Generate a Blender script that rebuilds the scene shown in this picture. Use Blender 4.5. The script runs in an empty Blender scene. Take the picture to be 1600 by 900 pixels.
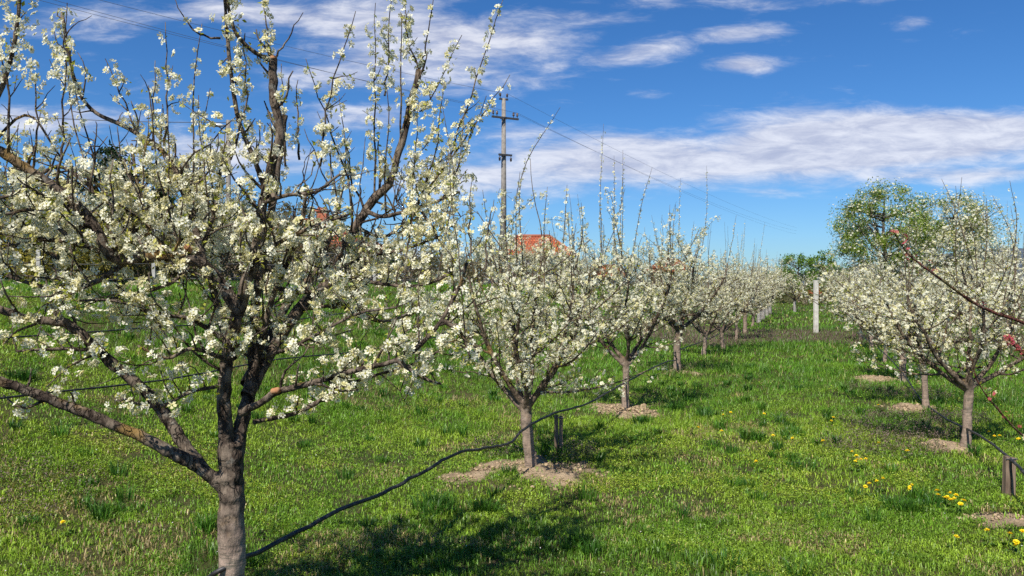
import bpy, bmesh, math, random
import numpy as np
from mathutils import Vector

# ------------------------------------------------------------------ camera, light, exposure
S = bpy.context.scene
C = S.collection
PI = math.pi
F, CX, HY, CAMH = 1232.0, 800.0, 445.0, 1.6          # focal length and horizon in photo pixels, eye height

cam = bpy.data.cameras.new('camera')
cam.lens = 36.0 * F / 1600.0
cam.sensor_width = 36.0
cam.clip_start = 0.05
cam.clip_end = 20000
cam_o = bpy.data.objects.new('camera', cam)
C.objects.link(cam_o)
cam_o.location = (0, 0, CAMH)
cam_o.rotation_euler = (math.radians(90) - 5 / F, 0, 0)
S.camera = cam_o

S.view_settings.view_transform = 'Standard'
S.view_settings.look = 'None'
S.view_settings.gamma = 1
S.view_settings.use_curve_mapping = False
S.view_settings.exposure = 0.54
S.render.engine = 'CYCLES'
S.cycles.max_bounces = 8
S.cycles.diffuse_bounces = 5
S.cycles.transmission_bounces = 5
S.cycles.transparent_max_bounces = 4
S.cycles.use_denoising = False

SUN_EL, SUN_AZ = math.radians(50), math.radians(205)   # behind and left of the camera
sun = bpy.data.lights.new('sun', 'SUN')
sun.energy = 4.9
sun.angle = math.radians(0.5)
sun.color = (1.0, 0.95, 0.86)
sun_o = bpy.data.objects.new('sun', sun)
C.objects.link(sun_o)
sd = Vector((math.sin(SUN_AZ) * math.cos(SUN_EL), math.cos(SUN_AZ) * math.cos(SUN_EL), math.sin(SUN_EL)))
sun_o.rotation_euler = (-sd).to_track_quat('-Z', 'Y').to_euler()
sun_o.location = (-10, -20, 30)


class NT:
    """small helper to write node trees as expressions"""
    def __init__(self, tree):
        self.t = tree
        self.n = tree.nodes
        self.n.clear()

    def node(self, typ, ins=None, **props):
        nd = self.n.new(typ)
        for k, v in props.items():
            setattr(nd, k, v)
        for k, v in (ins or {}).items():
            if hasattr(v, 'is_output'):
                self.t.links.new(v, nd.inputs[k])
            else:
                nd.inputs[k].default_value = v
        return nd

    def m(self, op, a, b=0.0, c=None, clamp=False):
        ins = {0: a, 1: b}
        if c is not None:
            ins[2] = c
        return self.node('ShaderNodeMath', ins, operation=op, use_clamp=clamp).outputs[0]

    def mix(self, f, a, b, blend='MIX'):
        nd = self.node('ShaderNodeMix', {0: f, 6: a, 7: b}, data_type='RGBA', blend_type=blend)
        return nd.outputs[2]

    def noise(self, vec, scale, detail=4, rough=0.55, dist=0.0):
        return self.node('ShaderNodeTexNoise', {'Vector': vec, 'Scale': scale, 'Detail': detail, 'Roughness': rough,
                                                'Distortion': dist}).outputs[0]

    def ramp(self, f, lo, hi):
        nd = self.node('ShaderNodeMapRange', {0: f, 1: lo, 2: hi, 3: 0.0, 4: 1.0})
        nd.interpolation_type = 'SMOOTHSTEP'
        return nd.outputs[0]


def make_world():
    w = bpy.data.worlds.new('World')
    S.world = w
    w.use_nodes = True
    k = NT(w.node_tree)
    sky = k.node('ShaderNodeTexSky', sky_type='NISHITA', sun_disc=False, sun_elevation=SUN_EL, sun_rotation=SUN_AZ,
                 altitude=200, air_density=1.0, dust_density=0.3, ozone_density=3.0).outputs[0]
    sky = k.node('ShaderNodeHueSaturation', {'Saturation': 1.15, 'Value': 1.0, 'Hue': 0.495, 'Fac': 1.0, 'Color': sky}).outputs[0]
    # deeper blue overhead, as on a clear dry day
    tc = k.node('ShaderNodeTexCoord').outputs['Generated']
    sp = k.node('ShaderNodeSeparateXYZ', {0: tc})
    x, y, z = sp.outputs
    yy = k.m('MAXIMUM', y, 0.12)
    u, v = k.m('DIVIDE', x, yy), k.m('DIVIDE', z, yy)
    deep = k.ramp(z, 0.0, 0.36)
    sky = k.mix(1.0, sky, k.mix(deep, (0.40, 0.60, 0.86, 1), (0.35, 0.57, 0.84, 1)), 'MULTIPLY')
    # high thin clouds: a sheet of noise seen in perspective, thick only inside a few broad banks
    zz = k.m('ADD', k.m('MAXIMUM', v, 0.0), 0.12)
    cv = k.node('ShaderNodeCombineXYZ', {0: k.m('DIVIDE', u, zz), 1: k.m('DIVIDE', 1.0, zz), 2: 0.0}).outputs[0]
    st = k.node('ShaderNodeCombineXYZ', {0: k.m('MULTIPLY', u, 3.2), 1: k.m('MULTIPLY', v, 13.0), 2: 0.0}).outputs[0]
    n1 = k.noise(st, 1.15, 8, 0.56, 0.45)
    n2 = k.noise(st, 3.9, 9, 0.66, 0.4)
    nn = k.m('ADD', k.m('MULTIPLY', n1, 0.58), k.m('MULTIPLY', n2, 0.42))

    def bank(px, py, sx, sy, slope, amp):
        u0, v0 = (px - CX) / F, (HY - py) / F
        du = k.m('SUBTRACT', u, u0)
        dv = k.m('SUBTRACT', k.m('SUBTRACT', v, v0), k.m('MULTIPLY', du, slope))
        a = k.m('POWER', k.m('DIVIDE', du, sx / F), 2.0)
        b = k.m('POWER', k.m('DIVIDE', dv, sy / F), 2.0)
        g = k.m('EXPONENT', k.m('MULTIPLY', k.m('ADD', a, b), -1.0))
        return k.m('MULTIPLY', g, amp)
    banks = [(420, 25, 220, 26, -0.1, 0.75), (520, 120, 200, 30, -0.05, 0.6), (880, 25, 160, 18, -0.05, 0.55), (860, 105, 60, 16, 0.1, 0.55), (1080, 270, 420, 40, 0.0, 0.65),  # centre, half widths, slope (up to the right), strength
        (1400, 222, 480, 50, 0.06, 1.3), (1020, 252, 330, 46, 0.03, 1.15), (760, 275, 200, 44, 0.0, 0.8), (1450, 270, 260, 22, 0.0, 0.75),
        (1155, 52, 90, 17, 0.06, 0.85), (1168, 101, 62, 17, 0.0, 0.85), (985, 85, 110, 24, 0.2, 0.8),
        (1420, 35, 38, 18, 0.2, 0.42), (660, 60, 260, 85, -0.08, 0.85), (560, 180, 120, 26, 0.0, 0.62),
        (820, 210, 110, 18, 0.0, 0.5), (330, 250, 190, 46, 0.0, 0.8), (20, 190, 160, 28, 0.0, 0.85),
        (180, 30, 190, 40, 0.05, 0.6), (1100, 5, 320, 16, 0.0, 0.42), (1520, 190, 170, 32, 0.08, 0.75),
        (1010, 145, 40, 14, 0, 0.4), (1190, 300, 80, 14, 0, 0.6), (640, 395, 120, 26, 0, 0.75), (-300, 160, 260, 60, 0, 0.7), (2000, 160, 300, 60, 0, 0.8)]
    tot = None
    for bk in banks:
        g = bank(*bk)
        tot = g if tot is None else k.m('MAXIMUM', tot, g)
    dens = k.ramp(k.m('ADD', tot, k.m('MULTIPLY', k.m('SUBTRACT', nn, 0.5), 2.4)), 0.18, 0.95)
    dens = k.m('MULTIPLY', dens, k.ramp(y, 0.1, 0.3))
    shade = k.ramp(n2, 0.3, 0.7)
    ccol = k.mix(shade, (3.6, 3.85, 5.0, 1), (6.5, 6.6, 7.15, 1))
    col = k.mix(k.m('MULTIPLY', dens, 0.86), sky, ccol)
    bg = k.node('ShaderNodeBackground', {'Color': col, 'Strength': 0.095})
    out = k.node('ShaderNodeOutputWorld')
    w.node_tree.links.new(bg.outputs[0], out.inputs[0])


make_world()

# ------------------------------------------------------------------ small numeric helpers
RNG = np.random.default_rng(7)


class ValueNoise:
    def __init__(self, seed, n=256):
        self.g = np.random.default_rng(seed).random((n, n))
        self.n = n

    def __call__(self, x, y, scale):
        x = np.asarray(x, float) / scale + 1000.0
        y = np.asarray(y, float) / scale + 1000.0
        xi, yi = np.floor(x).astype(int), np.floor(y).astype(int)
        fx, fy = x - xi, y - yi
        fx, fy = fx * fx * (3 - 2 * fx), fy * fy * (3 - 2 * fy)
        n, g = self.n, self.g
        a, b = g[xi % n, yi % n], g[(xi + 1) % n, yi % n]
        c, d = g[xi % n, (yi + 1) % n], g[(xi + 1) % n, (yi + 1) % n]
        return (a * (1 - fx) + b * fx) * (1 - fy) + (c * (1 - fx) + d * fx) * fy


VN = [ValueNoise(s) for s in range(11, 19)]


def fbm(x, y, scale, k=0):
    return (VN[k](x, y, scale) + 0.5 * VN[k + 1](x, y, scale / 2.1) + 0.25 * VN[k + 2](x, y, scale / 4.3)) / 1.75


ROW = np.array([0.353, 0.935])       # direction of the tree rows


def perp(x, y):                       # metres to the left of the main row
    return (np.asarray(x, float) + 1.14) * -0.935 + (np.asarray(y, float) - 3.2) * 0.353


def sstep(a, b, x):
    t = np.clip((x - a) / (b - a), 0, 1)
    return t * t * (3 - 2 * t)


SOIL = [(0.12, 6.6, 0.66, 0.62), (1.36, 9.95, 0.52, 0.55), (2.95, 14.1, 0.4, 0.4), (4.2, 7.65, 0.42, 0.30), (5.15, 10.2, 0.42, 0.36),
        (3.3, 5.12, 0.42, 0.34), (6.4, 13.3, 0.5, 0.5), (-1.1, 3.2, 0.35, 0.3)]


def soil_mask(x, y):
    m = np.zeros_like(np.asarray(x, float))
    w = (fbm(x, y, 0.42, 2) - 0.5) * 1.5 + (fbm(x, y, 0.12, 4) - 0.5) * 0.5
    for sx, sy, rx, ry in SOIL:
        d = np.sqrt(((x - sx) / rx) ** 2 + ((y - sy) / ry) ** 2) + w
        m = np.maximum(m, 1 - sstep(0.62, 0.95, d))
    return m


def H(x, y):
    x = np.asarray(x, float)
    y = np.asarray(y, float)
    p = perp(x, y)
    h = 1.56 * sstep(0.8, 10.0, p) - 0.35 * sstep(12, 26, p)
    near = np.exp(-((x * x + y * y) / 3600.0))
    h = h + near * 0.07 * (fbm(x, y, 1.6, 0) - 0.5) * 2 * 0.7
    for sx, sy, rx, ry in SOIL[:6]:
        d = ((x - sx) / rx) ** 2 + ((y - sy) / ry) ** 2
        h = h + 0.05 * np.exp(-d * 1.3)
    return h


def H1(x, y):
    return float(H(np.array([x]), np.array([y]))[0])


def at(px, py, d):                    # a point of the photo at a chosen distance
    return np.array([(px - CX) / F * d, d, CAMH - (py - HY) / F * d])


# ------------------------------------------------------------------ object helpers
def tri_mesh(name, v, t, mats=(), midx=None, col=None, smooth=False):
    me = bpy.data.meshes.new(name)
    v = np.ascontiguousarray(v, np.float32)
    t = np.ascontiguousarray(t, np.int32)
    me.vertices.add(len(v))
    me.vertices.foreach_set('co', v.ravel())
    me.loops.add(t.size)
    me.loops.foreach_set('vertex_index', t.ravel())
    me.polygons.add(len(t))
    me.polygons.foreach_set('loop_start', np.arange(0, t.size, t.shape[1], dtype=np.int32))
    for m in mats:
        me.materials.append(m)
    if midx is not None:
        me.polygons.foreach_set('material_index', np.ascontiguousarray(midx, np.int32))
    if smooth:
        me.polygons.foreach_set('use_smooth', np.ones(len(t), bool))
    if col is not None:
        a = me.color_attributes.new('Col', 'FLOAT_COLOR', 'POINT')
        c4 = np.ones((len(v), 4), np.float32)
        c4[:, :3] = col
        a.data.foreach_set('color', c4.ravel())
    me.update(calc_edges=True)
    me.validate()
    return me


def link(name, me, parent=None):
    o = bpy.data.objects.new(name, me)
    C.objects.link(o)
    if parent is not None:
        o.parent = parent
    return o


def tag(o, label=None, cat=None, group=None, kind=None):
    if label:
        o['label'] = label
    if cat:
        o['category'] = cat
    if group:
        o['group'] = group
    if kind:
        o['kind'] = kind
    return o


def empty(name, loc, label, cat, group=None, rz=0.0):
    o = bpy.data.objects.new(name, None)
    o.empty_display_size = 0.2
    C.objects.link(o)
    o.location = loc
    o.rotation_euler = (0, 0, rz)
    return tag(o, label, cat, group)


def bm_obj(name, bm, mat, parent=None, smooth=False):
    me = bpy.data.meshes.new(name)
    bm.to_mesh(me)
    bm.free()
    me.materials.append(mat)
    if smooth:
        me.polygons.foreach_set('use_smooth', np.ones(len(me.polygons), bool))
    return link(name, me, parent)


def add_box(bm, c, s, rz=0.0, bevel=0.0):
    r = bmesh.ops.create_cube(bm, size=1.0)
    vs = r['verts']
    ca, sa = math.cos(rz), math.sin(rz)
    for v in vs:
        x, y, z = v.co.x * s[0], v.co.y * s[1], v.co.z * s[2]
        v.co = (c[0] + x * ca - y * sa, c[1] + x * sa + y * ca, c[2] + z)
    if bevel:
        es = list({e for v in vs for e in v.link_edges})
        bmesh.ops.bevel(bm, geom=es, offset=bevel, segments=2, affect='EDGES', profile=0.6)


# ------------------------------------------------------------------ materials
MATS = {}


def mat(name, fn):
    m = bpy.data.materials.new(name)
    m.use_nodes = True
    k = NT(m.node_tree)
    sh = fn(k)
    out = k.node('ShaderNodeOutputMaterial')
    m.node_tree.links.new(sh, out.inputs[0])
    MATS[name] = m
    return m


def pos(k):
    return k.node('ShaderNodeTexCoord').outputs['Object']


def pbr(k, col, rough=0.8, bump=None, bstr=0.4, bdist=0.01, spec=0.3, metal=0.0):
    ins = {'Base Color': col, 'Roughness': rough, 'Specular IOR Level': spec, 'Metallic': metal}
    if bump is not None:
        ins['Normal'] = k.node('ShaderNodeBump', {'Strength': bstr, 'Distance': bdist, 'Height': bump}).outputs[0]
    return k.node('ShaderNodeBsdfPrincipled', ins).outputs[0]


def leafy(k, col, trans=0.35, rough=0.5, tint=(1, 1, 1, 1), spec=0.3):
    d = pbr(k, col, rough, spec=spec)
    tcol = k.mix(1.0, col, tint, 'MULTIPLY')
    t = k.node('ShaderNodeBsdfTranslucent', {'Color': tcol}).outputs[0]
    return k.node('ShaderNodeMixShader', {0: trans, 1: d, 2: t}).outputs[0]


def vcol(k):
    return k.node('ShaderNodeAttribute', attribute_name='Col').outputs['Color']


def m_bark(k, base=(0.040, 0.028, 0.021, 1), pale=(0.185, 0.145, 0.108, 1), lichen=(0.24, 0.15, 0.05, 1), lich=0.58, lowpale=0.8):
    p = pos(k)
    mp = k.node('ShaderNodeMapping', {'Vector': p, 'Scale': (1, 1, 0.45)}).outputs[0]
    n1 = k.noise(mp, 26, 6, 0.65)
    n2 = k.noise(p, 9, 4, 0.6)
    n3 = k.noise(p, 5.5, 3, 0.6)
    ring = k.node('ShaderNodeMapping', {'Vector': p, 'Scale': (11, 11, 70)}).outputs[0]
    n4 = k.noise(ring, 1.3, 5, 0.7, 0.6)
    crk = k.node('ShaderNodeMapping', {'Vector': p, 'Scale': (1.0, 1.0, 0.28)}).outputs[0]
    vor = k.node('ShaderNodeTexVoronoi', {'Vector': k.node('ShaderNodeVectorMath', {0: crk, 1: k.node('ShaderNodeVectorMath', {0: k.node('ShaderNodeTexNoise', {'Vector': p, 'Scale': 18.0, 'Detail': 4.0}).outputs[1], 1: (0.05, 0.05, 0.05)}, operation='MULTIPLY').outputs[0]}, operation='ADD').outputs[0], 'Scale': 42.0}, feature='DISTANCE_TO_EDGE').outputs[0]
    zq = k.node('ShaderNodeSeparateXYZ', {0: p}).outputs[2]
    up = k.ramp(k.m('ADD', zq, k.m('MULTIPLY', k.noise(p, 7, 3), 0.3)), 0.6, 0.95)
    plate = k.m('MAXIMUM', k.ramp(vor, 0.0, 0.14), k.m('SUBTRACT', 1.0, k.m('MULTIPLY', up, k.ramp(k.noise(p, 11, 3), 0.38, 0.6))))
    c = k.mix(k.ramp(n1, 0.36, 0.64), base, pale)
    c = k.mix(k.m('MULTIPLY', k.m('SUBTRACT', 1.0, plate), 0.75), c, (0.018, 0.013, 0.010, 1))
    grey = k.noise(p, 14, 5, 0.7)
    c = k.mix(k.m('MULTIPLY', k.ramp(grey, 0.56, 0.68), 0.65), c, (0.25, 0.235, 0.20, 1))
    c = k.mix(k.m('MULTIPLY', k.ramp(n2, 0.45, 0.8), 0.4), c, (0.06, 0.045, 0.035, 1))
    c = k.mix(k.m('MULTIPLY', k.ramp(n3, lich, lich + 0.14), 0.8), c, lichen)
    # pale smooth lower trunk with horizontal lenticels
    zz = k.node('ShaderNodeSeparateXYZ', {0: p}).outputs[2]
    low = k.m('MULTIPLY', k.m('SUBTRACT', 1.0, k.ramp(k.m('ADD', zz, k.m('MULTIPLY', k.m('SUBTRACT', n2, 0.5), 0.7)), 0.35, 0.8)), lowpale)
    lowc = k.mix(k.ramp(n4, 0.36, 0.54), (0.17, 0.15, 0.115, 1), (0.46, 0.34, 0.265, 1))
    c = k.mix(low, c, lowc)
    hgt = k.m('ADD', k.m('ADD', n1, k.m('MULTIPLY', plate, 0.7)), k.m('MULTIPLY', n4, 0.12))
    return pbr(k, c, 0.9, hgt, 1.0, 0.012, 0.12)


mat('bark', m_bark)
mat('row_bark', lambda k: m_bark(k, (0.05, 0.037, 0.027, 1), (0.19, 0.145, 0.10, 1), lowpale=0.42))
mat('peach_bark', lambda k: m_bark(k, (0.075, 0.026, 0.02, 1), (0.17, 0.065, 0.045, 1), (0.12, 0.11, 0.045, 1), 0.52))
mat('grey_bark', lambda k: m_bark(k, (0.07, 0.062, 0.052, 1), (0.17, 0.15, 0.125, 1)))
mat('cut_wood', lambda k: pbr(k, k.mix(k.ramp(k.noise(pos(k), 60, 3), 0.3, 0.7), (0.30, 0.115, 0.045, 1), (0.42, 0.23, 0.12, 1)), 0.7))
mat('lime_bark', lambda k: pbr(k, k.mix(k.ramp(k.noise(pos(k), 25, 4), 0.35, 0.7), (0.14, 0.125, 0.105, 1), (0.38, 0.36, 0.33, 1)), 0.9))
mat('petal', lambda k: leafy(k, vcol(k), 0.44, 0.6, (1.0, 0.98, 0.86, 1), spec=0.12))
mat('flower_eye', lambda k: leafy(k, (0.36, 0.34, 0.05, 1), 0.2, 0.6))
mat('young_leaf', lambda k: leafy(k, vcol(k), 0.42, 0.45, (1.1, 1.1, 0.5, 1)))
mat('foliage', lambda k: leafy(k, vcol(k), 0.3, 0.5, (1.1, 1.15, 0.5, 1)))
mat('grass', lambda k: leafy(k, vcol(k), 0.32, 0.42, (1.15, 1.15, 0.5, 1), 0.35))
mat('dry_petal', lambda k: leafy(k, vcol(k), 0.2, 0.6))


def m_ground(k):
    p = pos(k)
    n1, n2, n3 = k.noise(p, 0.6, 5), k.noise(p, 7, 6, 0.65), k.noise(p, 45, 5, 0.7)
    g = k.mix(k.ramp(n1, 0.35, 0.65), (0.045, 0.058, 0.016, 1), (0.075, 0.072, 0.026, 1))
    g = k.mix(k.ramp(n2, 0.45, 0.75), g, (0.14, 0.105, 0.055, 1))
    g = k.mix(k.m('MULTIPLY', k.ramp(n3, 0.45, 0.7), 0.6), g, (0.02, 0.03, 0.008, 1))
    soil = k.mix(k.ramp(n2, 0.3, 0.7), (0.28, 0.20, 0.125, 1), (0.44, 0.33, 0.21, 1))
    soil = k.mix(k.m('MULTIPLY', k.ramp(n3, 0.5, 0.75), 0.55), soil, (0.17, 0.11, 0.065, 1))
    purple = k.mix(k.ramp(n2, 0.35, 0.65), (0.10, 0.075, 0.058, 1), (0.20, 0.15, 0.115, 1))
    at_ = k.node('ShaderNodeAttribute', attribute_name='Col').outputs['Color']
    sp = k.node('ShaderNodeSeparateColor', {0: at_})
    c = k.mix(sp.outputs[0], g, soil)
    c = k.mix(sp.outputs[1], c, purple)
    h = k.m('ADD', n3, k.m('MULTIPLY', n2, 1.5))
    return pbr(k, c, 0.95, h, 0.9, 0.03, 0.1)


mat('ground', m_ground)
mat('dry_soil', lambda k: pbr(k, vcol(k), 0.95, k.noise(pos(k), 120, 4), 0.6, 0.004, 0.1))
mat('black_rubber', lambda k: pbr(k, k.mix(k.ramp(k.noise(pos(k), 30, 4), 0.4, 0.75), (0.012, 0.012, 0.013, 1), (0.07, 0.065, 0.06, 1)), 0.5, spec=0.4))


def m_concrete(k, a=(0.30, 0.285, 0.25, 1), b=(0.50, 0.48, 0.43, 1)):
    p = pos(k)
    n1, n2 = k.noise(p, 6, 6, 0.65), k.noise(p, 60, 4, 0.6)
    c = k.mix(k.ramp(n1, 0.3, 0.7), a, b)
    c = k.mix(k.m('MULTIPLY', k.ramp(n2, 0.55, 0.8), 0.5), c, (0.15, 0.14, 0.12, 1))
    return pbr(k, c, 0.9, n2, 0.5, 0.004)


mat('concrete', m_concrete)
mat('white_concrete', lambda k: m_concrete(k, (0.42, 0.40, 0.34, 1), (0.66, 0.64, 0.56, 1)))
mat('grey_pole', lambda k: m_concrete(k, (0.15, 0.135, 0.12, 1), (0.27, 0.245, 0.215, 1)))
mat('steel', lambda k: pbr(k, k.mix(k.noise(pos(k), 12, 3), (0.06, 0.06, 0.062, 1), (0.14, 0.13, 0.125, 1)), 0.5, metal=0.6))
mat('insulator', lambda k: pbr(k, k.mix(k.noise(pos(k), 20, 2), (0.05, 0.035, 0.03, 1), (0.10, 0.07, 0.06, 1)), 0.25))
mat('wire', lambda k: pbr(k, k.mix(k.noise(pos(k), 2, 2), (0.09, 0.09, 0.1, 1), (0.14, 0.14, 0.15, 1)), 0.5))


def m_wood(k):
    p = pos(k)
    mp = k.node('ShaderNodeMapping', {'Vector': p, 'Scale': (40, 40, 3)}).outputs[0]
    n = k.noise(mp, 1.2, 6, 0.65)
    return pbr(k, k.mix(k.ramp(n, 0.3, 0.7), (0.075, 0.05, 0.034, 1), (0.25, 0.18, 0.125, 1)), 0.9, n, 0.8, 0.004)


mat('stake_wood', m_wood)


def m_roof(k):
    p = pos(k)
    br = k.node('ShaderNodeTexBrick', {'Vector': k.node('ShaderNodeTexCoord').outputs['UV'], 'Color1': (0.46, 0.115, 0.04, 1),
                                       'Color2': (0.30, 0.07, 0.03, 1), 'Mortar': (0.13, 0.03, 0.015, 1), 'Scale': 1.0,
                                       'Mortar Size': 0.03, 'Brick Width': 0.24, 'Row Height': 0.33})
    n = k.noise(p, 1.5, 5, 0.6)
    c = k.mix(k.m('MULTIPLY', k.ramp(n, 0.5, 0.8), 0.5), br.outputs[0], (0.24, 0.08, 0.045, 1))
    return pbr(k, c, 0.85, br.outputs[1], -0.6, 0.04)


mat('roof_tile', m_roof)
mat('plaster', lambda k: pbr(k, k.mix(k.ramp(k.noise(pos(k), 1.3, 6), 0.35, 0.7), (0.42, 0.40, 0.37, 1), (0.62, 0.60, 0.56, 1)), 0.9, k.noise(pos(k), 40, 3), 0.3, 0.005))
mat('brick_red', lambda k: pbr(k, k.mix(k.noise(pos(k), 6, 5), (0.28, 0.09, 0.05, 1), (0.42, 0.15, 0.08, 1)), 0.9, k.noise(pos(k), 30, 3), 0.5, 0.01))
mat('window_glass', lambda k: pbr(k, k.mix(k.noise(pos(k), 1.0, 2), (0.02, 0.025, 0.03, 1), (0.05, 0.06, 0.07, 1)), 0.08, spec=0.6))
mat('white_frame', lambda k: pbr(k, k.mix(k.noise(pos(k), 8, 3), (0.6, 0.6, 0.58, 1), (0.75, 0.75, 0.72, 1)), 0.6))
mat('lamp_glass', lambda k: pbr(k, k.mix(k.noise(pos(k), 8, 3), (0.4, 0.42, 0.42, 1), (0.55, 0.56, 0.56, 1)), 0.2))
mat('hazy_hill_wood', lambda k: pbr(k, k.mix(k.ramp(k.noise(pos(k), 0.012, 8, 0.7), 0.35, 0.65), (0.055, 0.075, 0.10, 1), (0.11, 0.13, 0.15, 1)), 1.0, k.noise(pos(k), 0.05, 6), 1.0, 8.0, 0.0))  # woodland tone shifted to blue: distance haze put into the base colour
mat('dandelion_yellow', lambda k: leafy(k, k.mix(k.noise(pos(k), 90, 3), (0.88, 0.62, 0.008, 1), (0.95, 0.80, 0.02, 1)), 0.15, 0.6))
mat('fence_wire', lambda k: pbr(k, k.mix(k.noise(pos(k), 5, 2), (0.16, 0.16, 0.15, 1), (0.25, 0.24, 0.23, 1)), 0.6))


# ------------------------------------------------------------------ ground and far hills
def make_ground():
    def axis(lo, hi, fine_lo, fine_hi, step):
        a = list(np.arange(fine_lo, fine_hi + 1e-6, step))
        s = step
        while a[-1] < hi:
            s *= 1.16
            a.append(a[-1] + s)
        s = step
        b = []
        q = fine_lo
        while q > lo:
            s *= 1.16
            q -= s
            b.append(q)
        return np.array(b[::-1] + a)
    xs = axis(-5000, 5000, -6, 9, 0.08)
    ys = axis(-300, 7000, 1.5, 16, 0.08)
    X, Y = np.meshgrid(xs, ys)
    x, y = X.ravel(), Y.ravel()
    z = H(x, y)
    n3 = fbm(x, y, 0.22, 3)
    sm = soil_mask(x, y)
    z = z + sm * ((n3 - 0.5) * 0.09 + (VN[6](x, y, 0.09) - 0.5) * 0.05)
    nx, ny = len(xs), len(ys)
    i = np.arange(ny - 1)[:, None] * nx + np.arange(nx - 1)[None, :]
    q = np.stack([i, i + 1, i + nx + 1, i + nx], -1).reshape(-1, 4)
    col = np.zeros((len(x), 3))
    col[:, 0] = sm
    col[:, 1] = strip_mask(x, y)
    o = link('ground', tri_mesh('ground', np.stack([x, y, z], 1), q, [MATS['ground']], col=col, smooth=True))
    tag(o, kind='structure')


def along(x, y):
    return (np.asarray(x, float) + 1.14) * 0.353 + (np.asarray(y, float) - 3.2) * 0.935


def strip_mask(x, y):                 # the weedy tilled strips crossing the orchard
    p, a = perp(x, y), along(x, y)
    w = (fbm(x, y, 2.5, 1) - 0.5) * 5
    m = sstep(19.0, 20.5, a + w) * (1 - sstep(25.5, 28, a + w))
    m = m * (1 - sstep(3, 6, p))
    side = sstep(8.4, 9.4, -p + w * 0.3) * (1 - sstep(14, 17, -p)) * sstep(14, 18, a)
    m2 = sstep(46, 48, a + w) * (1 - sstep(54, 58, a + w)) * 0.3
    return np.clip(np.maximum(np.maximum(m, side * 0.9), m2), 0, 1) * 0.8


make_ground()


def make_hills():
    n, mrows = 160, 24
    az = np.linspace(-1.0, 1.25, n)
    r = np.linspace(2600, 4600, mrows)
    A, R = np.meshgrid(az, r)
    x, y = np.sin(A) * R, np.cos(A) * R
    t = (R - 2600) / 2000
    prof = 60 + 85 * VN[2](A * 10, A * 0, 1.9) + 25 * VN[3](A * 40, A * 0, 1.4)
    z = prof * np.sin(np.clip(t * 1.6, 0, 1) * PI / 2) * (0.25 + 0.75 * sstep(0.1, 0.5, A)) + 12 * (fbm(x, y, 300, 1) - 0.5) - 8
    i = np.arange(mrows - 1)[:, None] * n + np.arange(n - 1)[None, :]
    q = np.stack([i, i + 1, i + n + 1, i + n], -1).reshape(-1, 4)
    o = link('hills', tri_mesh('hills', np.stack([x, y, z], -1).reshape(-1, 3), q, [MATS['hazy_hill_wood']], smooth=True))
    tag(o, kind='structure')


make_hills()


# ------------------------------------------------------------------ tubes, flowers, leaves
def nrm(v):
    return v / np.maximum(np.linalg.norm(v, axis=-1, keepdims=True), 1e-9)


class Tubes:
    """collects branches and turns them into one mesh"""
    def __init__(self):
        self.b = []

    def add(self, pts, rad, sides=5):
        self.b.append((np.asarray(pts, float), np.asarray(rad, float), sides))

    def build(self, rough=0.0, seed=0):
        rng = np.random.default_rng(seed)
        groups = {}
        for p, r, s in self.b:
            groups.setdefault((len(p), s), []).append((p, r))
        V, T, off = [], [], 0
        for (n, s), L in groups.items():
            P = np.stack([a for a, _ in L])
            R = np.stack([b for _, b in L])
            B = len(L)
            tan = np.gradient(P, axis=1)
            tan = nrm(tan)
            mean = nrm(P[:, -1] - P[:, 0])
            ref = np.where(np.abs(mean[:, 2:3]) > 0.75, np.array([[1.0, 0.13, 0]]), np.array([[0.1, 0.05, 1.0]]))
            ref = np.repeat(ref[:, None, :], n, 1)
            U = nrm(np.cross(tan, ref))
            W = np.cross(tan, U)
            ang = np.arange(s) / s * 2 * PI
            rr = R[:, :, None]
            if rough:
                rr = rr * (1 + rough * (rng.random((B, n, s)) - 0.5) * 2)
            else:
                rr = np.repeat(rr, s, 2)
            ring = P[:, :, None, :] + rr[..., None] * (np.cos(ang)[None, None, :, None] * U[:, :, None, :] + np.sin(ang)[None, None, :, None] * W[:, :, None, :])
            v = ring.reshape(-1, 3)
            i = (np.arange(B)[:, None, None] * n + np.arange(n - 1)[None, :, None]) * s + np.arange(s)[None, None, :]
            j = (np.arange(B)[:, None, None] * n + np.arange(n - 1)[None, :, None]) * s + (np.arange(s)[None, None, :] + 1) % s
            q1 = np.stack([i, j, j + s], -1).reshape(-1, 3)
            q2 = np.stack([i, j + s, i + s], -1).reshape(-1, 3)
            # end caps as fans
            base = (np.arange(B) * n + n - 1) * s
            fan = np.stack([np.repeat(base[:, None], s - 2, 1), base[:, None] + np.arange(1, s - 1)[None], base[:, None] + np.arange(2, s)[None]], -1).reshape(-1, 3)
            V.append(v)
            T += [q1 + off, q2 + off, fan + off]
            off += len(v)
        return np.concatenate(V), np.concatenate(T)


def catmull(pts, per=4):
    p = np.asarray(pts, float)
    e = np.vstack([2 * p[0] - p[1], p, 2 * p[-1] - p[-2]])
    out = []
    for i in range(1, len(e) - 2):
        a, b, c, d = e[i - 1], e[i], e[i + 1], e[i + 2]
        for t in np.arange(per) / per:
            out.append(0.5 * ((2 * b) + (c - a) * t + (2 * a - 5 * b + 4 * c - d) * t * t + (3 * b - a - 3 * c + d) * t ** 3))
    out.append(e[-2])
    return np.array(out)


def frames(N, roll):
    ref = np.where(np.abs(N[:, 2:3]) > 0.8, np.array([[1.0, 0, 0]]), np.array([[0, 0, 1.0]]))
    U = nrm(np.cross(N, ref))
    W = np.cross(N, U)
    c, s = np.cos(roll)[:, None], np.sin(roll)[:, None]
    return U * c + W * s, W * c - U * s


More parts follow.
